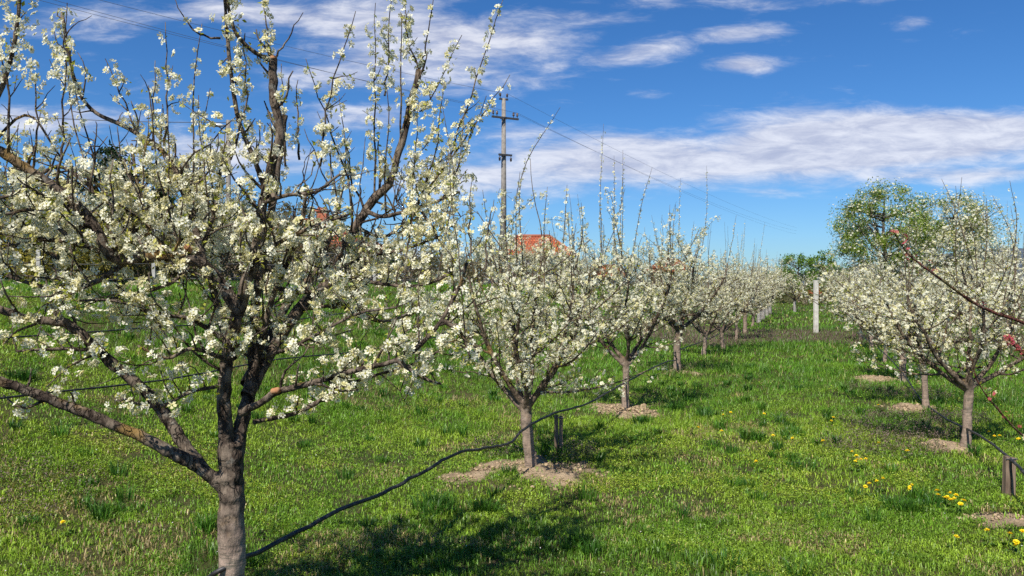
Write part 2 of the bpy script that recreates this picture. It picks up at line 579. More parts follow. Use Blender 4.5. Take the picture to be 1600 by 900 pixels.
def flower_template(fine):
    V, T, M = [], [], []
    for k in range(5):
        a = k * 2 * PI / 5
        ca, sa = math.cos(a), math.sin(a)

        def P(r, w, z):
            return (r * ca - w * sa, r * sa + w * ca, z)
        b = len(V)
        if fine:
            V += [P(0.08, 0, 0), P(0.55, 0.30, 0.16), P(0.93, 0.22, 0.20), P(0.93, -0.22, 0.20), P(0.55, -0.30, 0.16), P(0.6, 0, 0.07)]
            T += [(b, b + 5, b + 1), (b + 1, b + 5, b + 2), (b + 2, b + 5, b + 3), (b + 3, b + 5, b + 4), (b + 4, b + 5, b)]
            M += [0] * 5
        else:
            V += [P(0.05, 0, 0), P(0.62, 0.34, 0.15), P(1.0, 0, 0.2), P(0.62, -0.34, 0.15)]
            T += [(b, b + 1, b + 2), (b, b + 2, b + 3)]
            M += [0] * 2
    b = len(V)
    n = 5 if fine else 3
    for k in range(n):
        a = k * 2 * PI / n + 0.3
        V.append((0.2 * math.cos(a), 0.2 * math.sin(a), 0.14))
    V.append((0, 0, 0.3))
    for k in range(n):
        T.append((b + k, b + (k + 1) % n, b + n))
        M.append(1)
    return np.array(V), np.array(T), np.array(M)


FT = {True: flower_template(True), False: flower_template(False)}


def blossoms(Cn, N, size, fine, rng, tone=(0.90, 0.872, 0.70)):
    tv, tt, tm = FT[fine]
    n = len(Cn)
    U, W = frames(N, rng.random(n) * 2 * PI)
    k = len(tv)
    cup = (0.6 + 1.8 * rng.random(n))[:, None]
    z = tv[None, :, 2] * cup
    v = Cn[:, None, :] + size[:, None, None] * (tv[None, :, 0:1] * U[:, None, :] + tv[None, :, 1:2] * W[:, None, :] + z[..., None] * N[:, None, :])
    v = v + (rng.random(v.shape) - 0.5) * size[:, None, None] * 0.16
    t = (tt[None] + (np.arange(n) * k)[:, None, None]).reshape(-1, 3)
    base = np.array(tone)
    c = base[None] * (0.93 + 0.1 * rng.random((n, 1)))
    old = rng.random(n) < 0.24
    c[old] = np.array([0.78, 0.72, 0.40]) * (0.85 + 0.2 * rng.random((old.sum(), 1)))
    col = np.repeat(c, k, 0)
    return v.reshape(-1, 3), t, np.tile(tm, n), np.clip(col, 0, 0.9)


LT_V = np.array([(0, 0, 0), (0.45, 0.24, 0.06), (1.0, 0, -0.04), (0.45, -0.24, 0.06)])
LT_T = np.array([(0, 1, 2), (0, 2, 3)])


def leaf_cards(Cn, N, size, rng, cols, up=0.35):
    n = len(Cn)
    U, W = frames(N, rng.random(n) * 2 * PI)
    v = Cn[:, None, :] + size[:, None, None] * (LT_V[None, :, 0:1] * U[:, None, :] + LT_V[None, :, 1:2] * W[:, None, :] + LT_V[None, :, 2:3] * N[:, None, :])
    t = (LT_T[None] + (np.arange(n) * 4)[:, None, None]).reshape(-1, 3)
    return v.reshape(-1, 3), t, np.repeat(cols, 4, 0)


# ------------------------------------------------------------------ orchard trees
def blended(tubes, voxel):
    """the thick limbs grown together: one closed skin with soft forks"""
    v, t = tubes.build(0.05, 3)
    tmp = bpy.data.objects.new('limbs', tri_mesh('limbs', v, t))
    C.objects.link(tmp)
    md = tmp.modifiers.new('grow', 'REMESH')
    md.mode = 'VOXEL'
    md.voxel_size = voxel
    sm = tmp.modifiers.new('soften', 'SMOOTH')
    sm.factor = 0.5
    sm.iterations = 5
    ev = tmp.evaluated_get(bpy.context.evaluated_depsgraph_get())
    me = ev.to_mesh()
    me.calc_loop_triangles()
    co = np.empty(len(me.vertices) * 3, np.float32)
    me.vertices.foreach_get('co', co)
    tr = np.empty(len(me.loop_triangles) * 3, np.int32)
    me.loop_triangles.foreach_get('vertices', tr)
    ev.to_mesh_clear()
    old = tmp.data
    bpy.data.objects.remove(tmp)
    bpy.data.meshes.remove(old)
    co, tr = co.reshape(-1, 3).astype(float), tr.reshape(-1, 3)
    n = nrm(np.cross(co[tr[:, 1]] - co[tr[:, 0]], co[tr[:, 2]] - co[tr[:, 0]]))
    vn = np.zeros_like(co)
    for k in range(3):
        np.add.at(vn, tr[:, k], n)
    bumpy = (VN[1](co[:, 0] + co[:, 1], co[:, 2], 0.035) - 0.5) * 0.004 + 0.0018
    return co + nrm(vn) * bumpy[:, None], tr


class PlumTree:
    voxel = 0.008

    def __init__(self, seed, fine=False, fs=0.0135, gap=0.068, dense=(5, 11), spread=0.032):
        self.gap, self.dense, self.spread = gap, dense, spread
        self.r = random.Random(seed)
        self.rng = np.random.default_rng(seed)
        self.tubes = Tubes()
        self.thick = Tubes()
        self.nodes = []              # (point, outward dir, number of flowers, spread)
        self.fine = fine
        self.fs = fs
        self.limbs = []

    def limb(self, pts, r0, r1, sides=10, per=5, knots=True, keep=True):
        P = catmull(pts, per)
        n = len(P)
        s = np.linspace(0, 1, n)
        R = r0 + (r1 - r0) * s ** 0.8
        if knots:
            wob = np.convolve(self.rng.random(n + 4) - 0.5, [0.2, 0.3, 0.3, 0.2], 'same')[2:-2]
            R = R * (1 + 0.22 * wob)
            P[1:-1] += (self.rng.random((n - 2, 3)) - 0.5) * r0 * 0.22
        self.tubes.add(P, R, sides)
        if R.max() > 0.010:
            self.thick.add(P, R, sides)
        if keep:
            self.limbs.append((P, R))
        return P, R

    def twig(self, p, d, L, r0, trop=0.18, wig=0.22, n=6, sides=4, bloom=1.0, gap=None, dense=None, spread=None, tip=0.08, even=False):
        r = self.r
        gap, dense, spread = gap or self.gap, dense or self.dense, spread or self.spread
        bloom = bloom * (1.0 if even else r.choice((0.1, 0.6, 1.0, 1.0, 1.0)))
        pts = [np.array(p, float)]
        d = np.array(d, float)
        d /= max(np.linalg.norm(d), 1e-6)
        st = L / (n - 1)
        for _ in range(n - 1):
            d = d + np.array([r.gauss(0, wig), r.gauss(0, wig), r.gauss(0, wig) + trop])
            d /= np.linalg.norm(d)
            pts.append(pts[-1] + d * st)
        P = np.array(pts)
        self.tubes.add(P, np.linspace(r0, max(r0 * 0.35, 0.0012), n), sides)
        self.bloom(P, bloom, gap, dense, spread, tip)
        return P

    def bloom(self, P, prob, gap, dense, spread, tip, start=0.12):
        r = self.r
        seg = np.linalg.norm(np.diff(P, axis=0), axis=1)
        L = seg.sum()
        cum = np.concatenate([[0], np.cumsum(seg)])
        s = L * start + r.random() * gap
        while s < L * (1 - tip):
            if r.random() < prob:
                i = min(np.searchsorted(cum, s) - 1, len(seg) - 1)
                i = max(i, 0)
                f = (s - cum[i]) / max(seg[i], 1e-6)
                q = P[i] * (1 - f) + P[i + 1] * f
                t = (P[i + 1] - P[i]) / max(seg[i], 1e-6)
                o = np.array([r.gauss(0, 1), r.gauss(0, 1), r.gauss(0.25, 1)])
                o -= t * np.dot(o, t)
                o /= max(np.linalg.norm(o), 1e-6)
                k = r.randint(*dense)
                taper = 1.0 if s < L * 0.6 else 0.75
                self.nodes.append((q, o, max(1, int(round(k * taper))), spread))
            s += gap * r.uniform(0.6, 1.5)

    def furnish(self, P, R, spacing=0.09, lo=0.25, lens=(0.12, 0.45), up=0.5, out=None, sub=0.6, shoots=0.15, bloom=1.0, dense=None, gap=None, shoot_len=(0.35, 0.8), open_above=9.0):
        """side twigs, spurs and upright shoots along a limb"""
        r = self.r
        seg = np.linalg.norm(np.diff(P, axis=0), axis=1)
        cum = np.concatenate([[0], np.cumsum(seg)])
        L = cum[-1]
        s = L * lo
        while s < L:
            i = max(0, min(np.searchsorted(cum, s) - 1, len(seg) - 1))
            f = (s - cum[i]) / max(seg[i], 1e-6)
            q = P[i] * (1 - f) + P[i + 1] * f
            t = (P[i + 1] - P[i]) / max(seg[i], 1e-6)
            rad = R[i]
            d = np.array([r.gauss(0, 1), r.gauss(0, 1), r.gauss(0, 1)])
            d -= t * np.dot(d, t) * 0.8
            d /= max(np.linalg.norm(d), 1e-6)
            d = d + np.array([0, 0, up]) + t * 0.35
            if out is not None:
                d = d + out * 0.4
            k = r.random()
            if k < shoots and q[2] < open_above + 0.3:
                ln = r.uniform(*shoot_len)
                self.twig(q, d * 0.5 + np.array([0, 0, 1.1]), ln, min(rad * 0.5, 0.005), 0.25, 0.09, n=7, bloom=0.8 * bloom, gap=self.gap * 0.55, dense=(1, 3), spread=0.012, tip=0.12, even=True)
            else:
                ln = r.uniform(*lens) * (0.75 if k > 0.75 else 1) * (1.0 if q[2] < open_above else 0.5)
                tw = self.twig(q, d, ln, min(rad * 0.55, 0.0065), 0.12, 0.22, n=6, bloom=bloom, gap=gap, dense=dense)
                if ln > 0.2:
                    for _ in range(int(ln / 0.1)):
                        if r.random() < sub:
                            j = r.randint(1, 4)
                            if r.random() < 0.45:      # a short spur carrying one round bouquet
                                dd = np.array([r.gauss(0, 1), r.gauss(0, 1), r.gauss(0.3, 0.8)])
                                dd /= np.linalg.norm(dd)
                                e = tw[j] + dd * r.uniform(0.02, 0.06)
                                self.tubes.add([tw[j], (tw[j] + e) / 2, e], [0.003, 0.0028, 0.0025], 3)
                                self.nodes.append((e, dd, self.dense[1] + 2, self.spread * 1.25))
                                continue
                            dd = np.array([r.gauss(0, 1), r.gauss(0, 1), r.gauss(0.35, 0.9)])
                            self.twig(tw[j], dd, r.uniform(0.05, 0.2), 0.003, 0.1, 0.2, n=4, sides=3, bloom=bloom, gap=gap, dense=dense)
            s += spacing * r.uniform(0.5, 1.6) * (1.0 if q[2] < open_above else 2.6)

    def finish(self, root, label_parts=None, leaf=0.4, tone=(0.90, 0.872, 0.70), leafcol=((0.26, 0.31, 0.04), (0.54, 0.50, 0.09)), barkmat='bark', thin=1.0):
        rng = self.rng
        v, t = self.tubes.build(0.06, 3)
        tv, tt = blended(self.thick, self.voxel)
        t = np.concatenate([t, tt + len(v)])
        v = np.concatenate([v, tv])
        o1 = link('trunk', tri_mesh('trunk', v, t, [MATS[barkmat]], smooth=True), root)
        pts, nor, sz = [], [], []
        lp, ln_, ls = [], [], []
        for q, o, k, sp in self.nodes:
            for _ in range(k):
                if self.r.random() > thin:
                    continue
                w = rng.normal(0, 1, 3)
                dirn = o + 0.75 * w
                dirn /= max(np.linalg.norm(dirn), 1e-6)
                pts.append(q + o * sp * 0.7 + dirn * sp * (0.5 + 0.7 * rng.random()))
                nn = dirn + np.array([0, 0, 0.15])
                nor.append(nn / np.linalg.norm(nn))
                sz.append(self.fs * (0.55 + 0.62 * rng.random()))
            for _ in range(k):
                if self.r.random() < leaf:
                    w = rng.normal(0, 1, 3)
                    d = o * 0.6 + w
                    lp.append(q + w * sp * 0.45)
                    ln_.append(d / np.linalg.norm(d))
                    ls.append(0.011 + 0.016 * rng.random())
        v, t, m, c = blossoms(np.array(pts), np.array(nor), np.array(sz), self.fine, rng, tone)
        o2 = link('blossom', tri_mesh('blossom', v, t, [MATS['petal'], MATS['flower_eye']], m, c), root)
        lp = np.array(lp)
        a, b = np.array(leafcol[0]), np.array(leafcol[1])
        cc = a + (b - a) * rng.random((len(lp), 1)) ** 1.3
        v, t, c = leaf_cards(lp, np.array(ln_), np.array(ls), rng, cc)
        o3 = link('leaves', tri_mesh('leaves', v, t, [MATS['young_leaf']], col=c), root)
        self.count = len(pts)
        return o1, o2, o3


BASE1 = (-1.14, 3.2)


def near_tree():
    b = at(363, 1057, 3.2)
    gz = H1(b[0], b[1])
    org = np.array([b[0], b[1], gz])
    root = empty('plum_tree', org, 'big blossoming plum tree nearest the camera, forked low on a pale striped trunk', 'tree', 'blossoming plum trees of the orchard')
    T = PlumTree(5, fine=True, fs=0.0155, gap=0.050, dense=(5, 9), spread=0.025)
    A = lambda L: [at(*q) - org for q in L]
    # trunk with a slight flare at the ground
    P = np.array(A([(364, 1075, 3.2), (363, 1000, 3.2), (362, 900, 3.2), (361, 800, 3.2), (361, 745, 3.2), (361, 690, 3.2)]))
    T.limb(P, 0.051, 0.047, 16, 5, keep=False)
    T.limb(np.array(A([(364, 1080, 3.2), (363, 1050, 3.2), (363, 1020, 3.2)])), 0.07, 0.054, 14, 4, keep=False)

    def LM(L, r0, r1, sp=0.10, lo=0.2, **k):
        P, R = T.limb(A(L), r0 * 0.9, r1 * 0.92)
        k['shoots'] = k.get('shoots', 0.12) * 0.55
        if sp:
            # the upper limbs carry their bloom closer and stand open against the sky
            T.furnish(P, R, sp * 0.5, lo, open_above=2.05, **k)
            thin_part = P[R < 0.0135]
            if len(thin_part) > 3 and k.get('bloom', 1.0) >= 1.0:
                T.bloom(thin_part, 0.85, 0.055, (5, 10), 0.030, 0.03, 0.05)
                if k.get('bloom', 1.0) > 1.1:
                    T.bloom(thin_part, 1.0, 0.03, (6, 11), 0.040, 0.0, 0.0)
        return P, R
    LM([(355, 790, 3.2), (353, 720, 3.19), (351, 650, 3.18), (350, 600, 3.16), (358, 540, 3.14), (372, 490, 3.12), (385, 440, 3.1), (400, 400, 3.1), (411, 317, 3.1),
        (424, 260, 3.1), (438, 205, 3.1), (428, 150, 3.1), (427, 92, 3.1)], 0.035, 0.0165, 0.11, 0.3, lens=(0.1, 0.35), shoots=0.08)
    LM([(415, 297, 3.1), (398, 250, 3.06), (374, 190, 3.02), (362, 120, 3.0), (355, 50, 2.98), (350, -40, 2.96)], 0.012, 0.006, 0.05, 0.1, lens=(0.06, 0.2), shoots=0.05)
    LM([(427, 97, 3.1), (393, 78, 3.05), (366, 45, 3.0), (350, -30, 2.95)], 0.011, 0.006, 0.06, 0.1, lens=(0.06, 0.2), shoots=0.1)
    LM([(366, 790, 3.2), (369, 720, 3.21), (380, 650, 3.25), (392, 600, 3.3), (397, 540, 3.34), (400, 470, 3.38), (415, 385, 3.42), (426, 320, 3.45), (436, 255, 3.5), (446, 180, 3.5)], 0.036, 0.013, 0.10, 0.35, lens=(0.1, 0.4), shoots=0.1)
    # low limbs to the left
    LM([(352, 762, 3.2), (325, 742, 3.17), (300, 725, 3.14), (270, 709, 3.1), (200, 673, 3.05), (120, 640, 3.0), (50, 613, 2.95), (0, 595, 2.92), (-90, 560, 2.9)], 0.032, 0.016, 0.17, 0.45, lens=(0.06, 0.25), up=0.35, shoots=0.03, bloom=0.7)
    LM([(328, 745, 3.18), (292, 702, 3.2), (265, 660, 3.2), (240, 625, 3.2), (190, 580, 3.18), (150, 545, 3.16), (118, 515, 3.14), (95, 503, 3.12), (40, 497, 3.08), (0, 482, 3.05), (-90, 450, 3.0)], 0.029, 0.015, 0.13, 0.5, lens=(0.08, 0.3), up=0.35, shoots=0.04)
    LM([(150, 548, 3.16), (110, 545, 3.1), (70, 546, 3.05), (25, 549, 3.0)], 0.010, 0.005, 0.07, 0.1, lens=(0.06, 0.2), shoots=0.0)
    LM([(95, 503, 3.12), (90, 490, 3.12), (87, 482, 3.12)], 0.015, 0.010, 0)
    # middle and right limbs
    LM([(392, 600, 3.3), (410, 530, 3.28), (422, 477, 3.26), (440, 430, 3.24), (455, 398, 3.22), (472, 340, 3.2), (480, 290, 3.2)], 0.017, 0.007, 0.08, 0.3, lens=(0.08, 0.35))
    LM([(434, 450, 3.24), (470, 457, 3.18), (510, 449, 3.1), (536, 425, 3.05)], 0.011, 0.006, 0.07, 0.2, lens=(0.08, 0.25))
    LM([(385, 618, 3.25), (420, 555, 3.4), (467, 483, 3.55), (520, 430, 3.65), (556, 355, 3.7), (583, 312, 3.74), (608, 287, 3.76), (624, 237, 3.78), (640, 172, 3.8), (655, 110, 3.8)], 0.032, 0.0165, 0.11, 0.4, lens=(0.1, 0.4), shoots=0.12)
    LM([(383, 600, 3.3), (444, 483, 3.7), (470, 450, 3.8), (493, 420, 3.9), (515, 375, 4.0), (530, 320, 4.05)], 0.024, 0.009, 0.09, 0.35, lens=(0.1, 0.4))
    LM([(570, 330, 3.72), (600, 338, 3.66), (650, 325, 3.6), (690, 312, 3.55), (718, 300, 3.5)], 0.013, 0.006, 0.07, 0.25, lens=(0.08, 0.35), shoots=0.3)
    LM([(655, 325, 3.6), (672, 350, 3.55), (690, 382, 3.5), (716, 432, 3.45)], 0.008, 0.005, 0.06, 0.1, lens=(0.08, 0.3))
    LM([(376, 645, 3.2), (410, 628, 3.15), (434, 612, 3.1), (480, 600, 3.08), (560, 578, 3.05), (620, 563, 3.0), (655, 540, 3.0), (690, 500, 3.0), (716, 452, 3.0), (730, 410, 3.0)], 0.018, 0.006, 0.10, 0.2, lens=(0.08, 0.3))
    LM([(395, 660, 3.25), (470, 643, 3.3), (530, 607, 3.3), (580, 588, 3.3), (655, 566, 3.3), (690, 545, 3.3)], 0.011, 0.005, 0.09, 0.2, lens=(0.08, 0.25))
    LM([(480, 452, 3.5), (500, 415, 3.5), (530, 428, 3.45), (575, 440, 3.4), (640, 447, 3.4), (690, 435, 3.4), (725, 402, 3.4)], 0.012, 0.006, 0.07, 0.2, lens=(0.08, 0.35))
    LM([(400, 560, 3.3), (450, 545, 3.2), (500, 520, 3.1), (560, 490, 3.05), (620, 480, 3.05)], 0.010, 0.005, 0.07, 0.2, lens=(0.08, 0.35))
    # upper left
    LM([(372, 490, 3.12), (345, 440, 3.1), (305, 407, 3.05), (240, 400, 3.0), (185, 405, 2.95), (165, 385, 2.92), (143, 345, 2.9), (100, 303, 2.88), (45, 266, 2.85), (0, 236, 2.82), (-90, 190, 2.8)], 0.027, 0.017, 0.08, 0.2, lens=(0.1, 0.4), shoots=0.2)
    LM([(320, 412, 3.06), (296, 330, 3.1), (262, 245, 3.15), (200, 200, 3.2), (150, 176, 3.2), (118, 130, 3.2), (98, 20, 3.2)], 0.014, 0.006, 0.06, 0.15, lens=(0.1, 0.4), shoots=0.15)
    LM([(362, 560, 3.3), (342, 485, 3.45), (326, 430, 3.5), (312, 375, 3.55), (300, 310, 3.6), (290, 250, 3.6)], 0.025, 0.010, 0.08, 0.3, lens=(0.1, 0.45), shoots=0.12)
    LM([(350, 602, 3.16), (300, 612, 3.05), (245, 636, 2.95), (188, 622, 2.9)], 0.009, 0.005, 0.08, 0.2, lens=(0.06, 0.2), shoots=0.0)
    LM([(240, 402, 3.0), (200, 350, 3.1), (150, 300, 3.2), (90, 260, 3.3), (30, 300, 3.35), (-40, 320, 3.4)], 0.012, 0.006, 0.055, 0.1, lens=(0.1, 0.4), shoots=0.2)
    LM([(200, 404, 2.97), (150, 440, 3.0), (80, 450, 3.05), (10, 430, 3.1), (-60, 400, 3.1)], 0.012, 0.006, 0.06, 0.15, lens=(0.08, 0.35), shoots=0.1)
    LM([(362, 540, 3.15), (300, 500, 3.05), (240, 490, 3.0), (180, 470, 2.95), (120, 470, 2.9)], 0.011, 0.005, 0.06, 0.2, lens=(0.08, 0.35), shoots=0.1)
    LM([(-120, 330, 2.8), (-30, 200, 2.82), (10, 120, 2.85), (28, 40, 2.85), (36, -60, 2.85)], 0.012, 0.006, 0.035, 0.1, lens=(0.05, 0.16), shoots=0.05, bloom=1.2)
    LM([(-40, 260, 2.85), (40, 180, 2.9), (95, 245, 2.95)], 0.007, 0.004, 0.06, 0.1, lens=(0.08, 0.2), shoots=0.1)
    for L in ([(305, 407, 3.05), (330, 350, 3.15), (342, 290, 3.2), (350, 235, 3.2)], [(185, 405, 2.95), (120, 380, 3.0), (60, 372, 3.05), (0, 350, 3.1), (-50, 330, 3.1)],
              [(240, 400, 3.0), (228, 340, 3.05), (214, 280, 3.1), (206, 225, 3.15)], [(305, 409, 3.05), (270, 440, 3.0), (220, 458, 3.0), (155, 470, 3.0)],
              [(520, 430, 3.65), (570, 402, 3.6), (625, 392, 3.55), (690, 368, 3.5)], [(467, 483, 3.55), (540, 478, 3.5), (600, 502, 3.4), (660, 478, 3.4)],
              [(411, 317, 3.1), (450, 305, 3.05), (492, 300, 3.0), (532, 272, 3.0)], [(400, 400, 3.1), (450, 372, 3.05), (500, 350, 3.0), (545, 335, 3.0)],
              [(326, 430, 3.5), (280, 370, 3.6), (240, 320, 3.7), (190, 290, 3.7)], [(556, 355, 3.7), (600, 370, 3.8), (640, 345, 3.85), (680, 345, 3.9)],
              [(143, 345, 2.9), (110, 370, 2.85), (60, 330, 2.8), (10, 335, 2.8)], [(350, 560, 3.1), (300, 545, 3.0), (260, 560, 2.95), (215, 540, 2.9)],
              [(690, 500, 3.0), (720, 520, 3.0), (735, 560, 3.0)], [(620, 563, 3.0), (660, 590, 3.0), (690, 600, 3.0)]):
        LM(L, 0.011, 0.005, 0.062, 0.12, lens=(0.08, 0.35), shoots=0.06)
    # upright shoots that stand against the sky: foot, knee, tip
    shoots = [((97, 250, 2.9), (99, 160, 2.9), (106, 5, 2.9), 1.6), ((258, 240, 3.15), (262, 150, 3.12), (259, 35, 3.1), 1.0), ((238, 235, 3.15), (240, 170, 3.15), (243, 95, 3.15), 1.0),
              ((228, 235, 3.1), (195, 160, 3.1), (165, 92, 3.1), 1.4), ((312, 300, 3.5), (316, 230, 3.45), (329, 138, 3.4), 1.0), ((345, 60, 3.0), (305, 50, 2.98), (275, 0, 2.95), 0.3),
              ((427, 92, 3.1), (445, 70, 3.1), (474, 20, 3.1), 0.1), ((425, 100, 3.1), (417, 50, 3.1), (412, -10, 3.1), 0.6), ((500, 260, 3.2), (516, 150, 3.15), (556, 18, 3.1), 1.1),
              ((545, 280, 3.7), (512, 190, 3.5), (478, 92, 3.4), 1.1), ((446, 260, 3.45), (443, 190, 3.4), (440, 100, 3.4), 0.8), ((468, 250, 3.2), (464, 190, 3.2), (466, 125, 3.2), 0.8),
              ((585, 300, 3.74), (586, 160, 3.7), (587, 5, 3.65), 1.2), ((601, 150, 3.75), (606, 90, 3.75), (612, -30, 3.7), 1.5), ((655, 112, 3.8), (638, 60, 3.75), (628, -40, 3.7), 1.3),
              ((655, 112, 3.8), (668, 60, 3.8), (682, -20, 3.8), 0.5), ((636, 160, 3.8), (664, 170, 3.7), (722, 55, 3.6), 1.5), ((700, 250, 3.55), (736, 150, 3.5), (786, 0, 3.5), 1.0),
              ((668, 295, 3.6), (735, 205, 3.55), (797, 117, 3.5), 0.9), ((650, 325, 3.6), (680, 240, 3.6), (694, 130, 3.6), 1.2), ((735, 400, 3.4), (734, 340, 3.4), (737, 285, 3.4), 0.8),
              ((758, 420, 3.4), (762, 365, 3.4), (772, 312, 3.4), 0.6), ((640, 380, 3.5), (645, 280, 3.5), (655, 160, 3.5), 1.2), ((530, 330, 4.0), (540, 240, 4.0), (530, 150, 4.0), 1.0),
              ((50, 270, 2.85), (60, 190, 2.85), (48, 90, 2.85), 1.2), ((140, 300, 2.95), (150, 230, 2.95), (150, 190, 2.95), 1.2), ((690, 312, 3.55), (720, 250, 3.5), (760, 150, 3.45), 1.0),
              ((617, 345, 3.65), (622, 300, 3.65), (690, 190, 3.6), 1.0), ((575, 440, 3.4), (560, 330, 3.5), (571, 215, 3.5), 1.0), ((360, 250, 3.0), (385, 150, 3.0), (380, 60, 3.0), 0.9)]
    for a, m, e, dn in shoots:
        P = catmull(A([a, m, e]), 5)
        P[1:-1] += (T.rng.random((len(P) - 2, 3)) - 0.5) * 0.012
        T.tubes.add(P, np.linspace(0.0052, 0.0015, len(P)), 5)
        T.bloom(P, min(1.0, dn * 1.1), 0.026, (2, 4) if dn < 1.2 else (4, 7), 0.014 if dn < 1.2 else 0.022, 0.06, 0.05)
        if dn > 0.9:
            for j in range(2, 8, 2):
                T.twig(P[j], np.array([T.r.gauss(0, 1), T.r.gauss(0, 1), 0.8]), T.r.uniform(0.05, 0.13), 0.003, n=4, sides=3)
    # openings left by the pruner: boxes of the crown (x0, x1, z0, z1) with thinner bloom
    gaps = [(-0.88, -0.49, 1.86, 2.09, 0.93), (-1.91, -1.5, 1.97, 2.32, 0.72), (-2.21, -1.88, 1.6, 1.8, 0.65), (-2.21, -1.99, 2.21, 2.41, 0.4), (-0.91, -0.62, 2.14, 2.5, 0.35), (-1.49, -1.26, 2.17, 2.58, 0.35)]
    kept = []
    for nd in T.nodes:
        w = nd[0] + org
        if not any(x0 < w[0] < x1 and z0 < w[2] < z1 and T.r.random() < pr for x0, x1, z0, z1, pr in gaps):
            kept.append(nd)
    T.nodes = kept
    T.voxel = 0.006
    T.finish(root, leaf=0.42)
    # sawn ends
    for px, py, d, r, dr in ((434, 610, 3.07, 0.0125, (0.8, -0.55, 0.2)), (292, 386, 3.02, 0.012, (-0.3, -0.8, 0.5)), (428, 89, 3.1, 0.0135, (0.05, -0.3, 1))):
        q = at(px, py, d) - org
        dv = nrm(np.array(dr))
        tb = Tubes()
        tb.add([q - dv * 0.03, q, q + dv * 0.004], [r, r, r * 0.93], 10)
        v, t = tb.build()
        link('sawn_stub', tri_mesh('sawn_stub', v, t, [MATS['cut_wood']], smooth=False), root)
    return T


def orchard_tree(name, x, y, seed, label, group, scaff, trunk_h=0.55, r=0.055, lean=(0, 0), scale=1.0, sp=0.088, shoots=0.03, lime=False, hf=0.92,
                 crown=1.0, fs=0.0155, thin=1.0, tall=1.0, tips=None, leaf=0.5, sub=0.5):
    """vase shaped plum: scaff is a list of (azimuth degrees, outward reach, height gained)"""
    gz = H1(x, y)
    root = empty(name, (x, y, gz), label, 'tree', group)
    T = PlumTree(seed, False, fs)
    rr = T.r
    top = np.array([lean[0], lean[1], trunk_h])
    mid = np.array([lean[0] * 0.3 + rr.uniform(-.02, .02), lean[1] * 0.4, trunk_h * 0.5])
    T.limb(np.array([(0, 0, -0.1), (0, 0, 0.04), mid, top * 0.985, top + np.array([0, 0, 0.03])]), r * 1.0, r * 0.88, 12, 4, keep=False)
    T.limb(np.array([(0, 0, -0.1), (0, 0, 0.0), (0, 0, 0.12)]), r * 1.35, r * 0.97, 12, 3, keep=False)
    for az, reach, hgt in scaff:
        hgt *= hf
        a = math.radians(az)
        o = np.array([math.sin(a), math.cos(a), 0])
        side = np.array([math.cos(a), -math.sin(a), 0])
        w1, w2 = rr.uniform(-.12, .12), rr.uniform(-.15, .15)
        p0 = top - np.array([0, 0, rr.uniform(0, 0.10)])
        pts = [p0, p0 + o * reach * 0.33 + np.array([0, 0, hgt * 0.20]) + side * w1 * reach,
               p0 + o * reach * 0.66 + np.array([0, 0, hgt * 0.48]) + side * w2 * reach,
               p0 + o * reach * 0.9 + np.array([0, 0, hgt * 0.78]) + side * (w2 + w1) * reach, p0 + o * reach + np.array([0, 0, hgt])]
        r0 = r * 0.6
        P, R = T.limb(pts, r0, 0.008, 8, 4)
        T.furnish(P, R, sp, 0.22, lens=(0.15 * crown, 0.6 * crown), out=o, shoots=shoots, sub=sub, shoot_len=(0.4 * tall, 1.0 * tall))
        for f in (0.3, 0.45, 0.6, 0.78):
            i = int(f * (len(P) - 1))
            b = np.array([rr.gauss(0, 1), rr.gauss(0, 1), rr.uniform(-0.1, 0.9)])
            b = b / np.linalg.norm(b) + o * 0.45
            b /= np.linalg.norm(b)
            ln = rr.uniform(0.35, 0.95) * crown
            q = P[i]
            pp = [q, q + b * ln * 0.35, q + b * ln * 0.7 + np.array([0, 0, 0.06]), q + b * ln + np.array([0, 0, 0.16])]
            P2, R2 = T.limb(pp, max(0.006, R[i] * 0.6), 0.004, 6, 3)
            T.bloom(P2, 0.8, 0.07, (5, 10), 0.034, 0.03, 0.15)
            T.furnish(P2, R2, sp, 0.15, lens=(0.1 * crown, 0.35 * crown), out=o, shoots=shoots, sub=sub, shoot_len=(0.3 * tall, 0.8 * tall))
        # leader shoots at the limb's end
        for _ in range(2 if rr.random() < 0.3 else 1 if rr.random() < 0.5 else 0):
            T.twig(P[-1], o * 0.25 + np.array([rr.gauss(0, .15), rr.gauss(0, .15), 1]), rr.uniform(0.4, 0.95) * tall, 0.006, 0.25, 0.08, n=7, bloom=0.85, gap=0.035, dense=(1, 3), spread=0.011, tip=0.15)
    for foot, knee, tip in (tips or []):
        P = catmull([at(foot[0], foot[1], y) - (x, y, gz), at(knee[0], knee[1], y) - (x, y, gz), at(tip[0], tip[1], y) - (x, y, gz)], 5)
        P[:, 1] += np.linspace(rr.uniform(-.2, .2), rr.uniform(-.3, .3), len(P))
        T.tubes.add(P, np.linspace(0.0065, 0.0018, len(P)), 5)
        T.bloom(P, 0.95, 0.034, (1, 3), 0.014, 0.05, 0.05)
    T.finish(root, leaf=leaf, thin=thin, barkmat='row_bark')
    if lime:
        tb = Tubes()
        tb.add([(0, 0, 0.0), mid * 0.6, mid, top * 0.85], np.array([r * 1.24, r * 1.08, r * 1.06, r * 1.03]), 12)
        v, t = tb.build()
        link('lime_coat', tri_mesh('lime_coat', v, t, [MATS['lime_bark']], smooth=True), root)
    root.scale = (scale,) * 3
    T.root = root
    return T


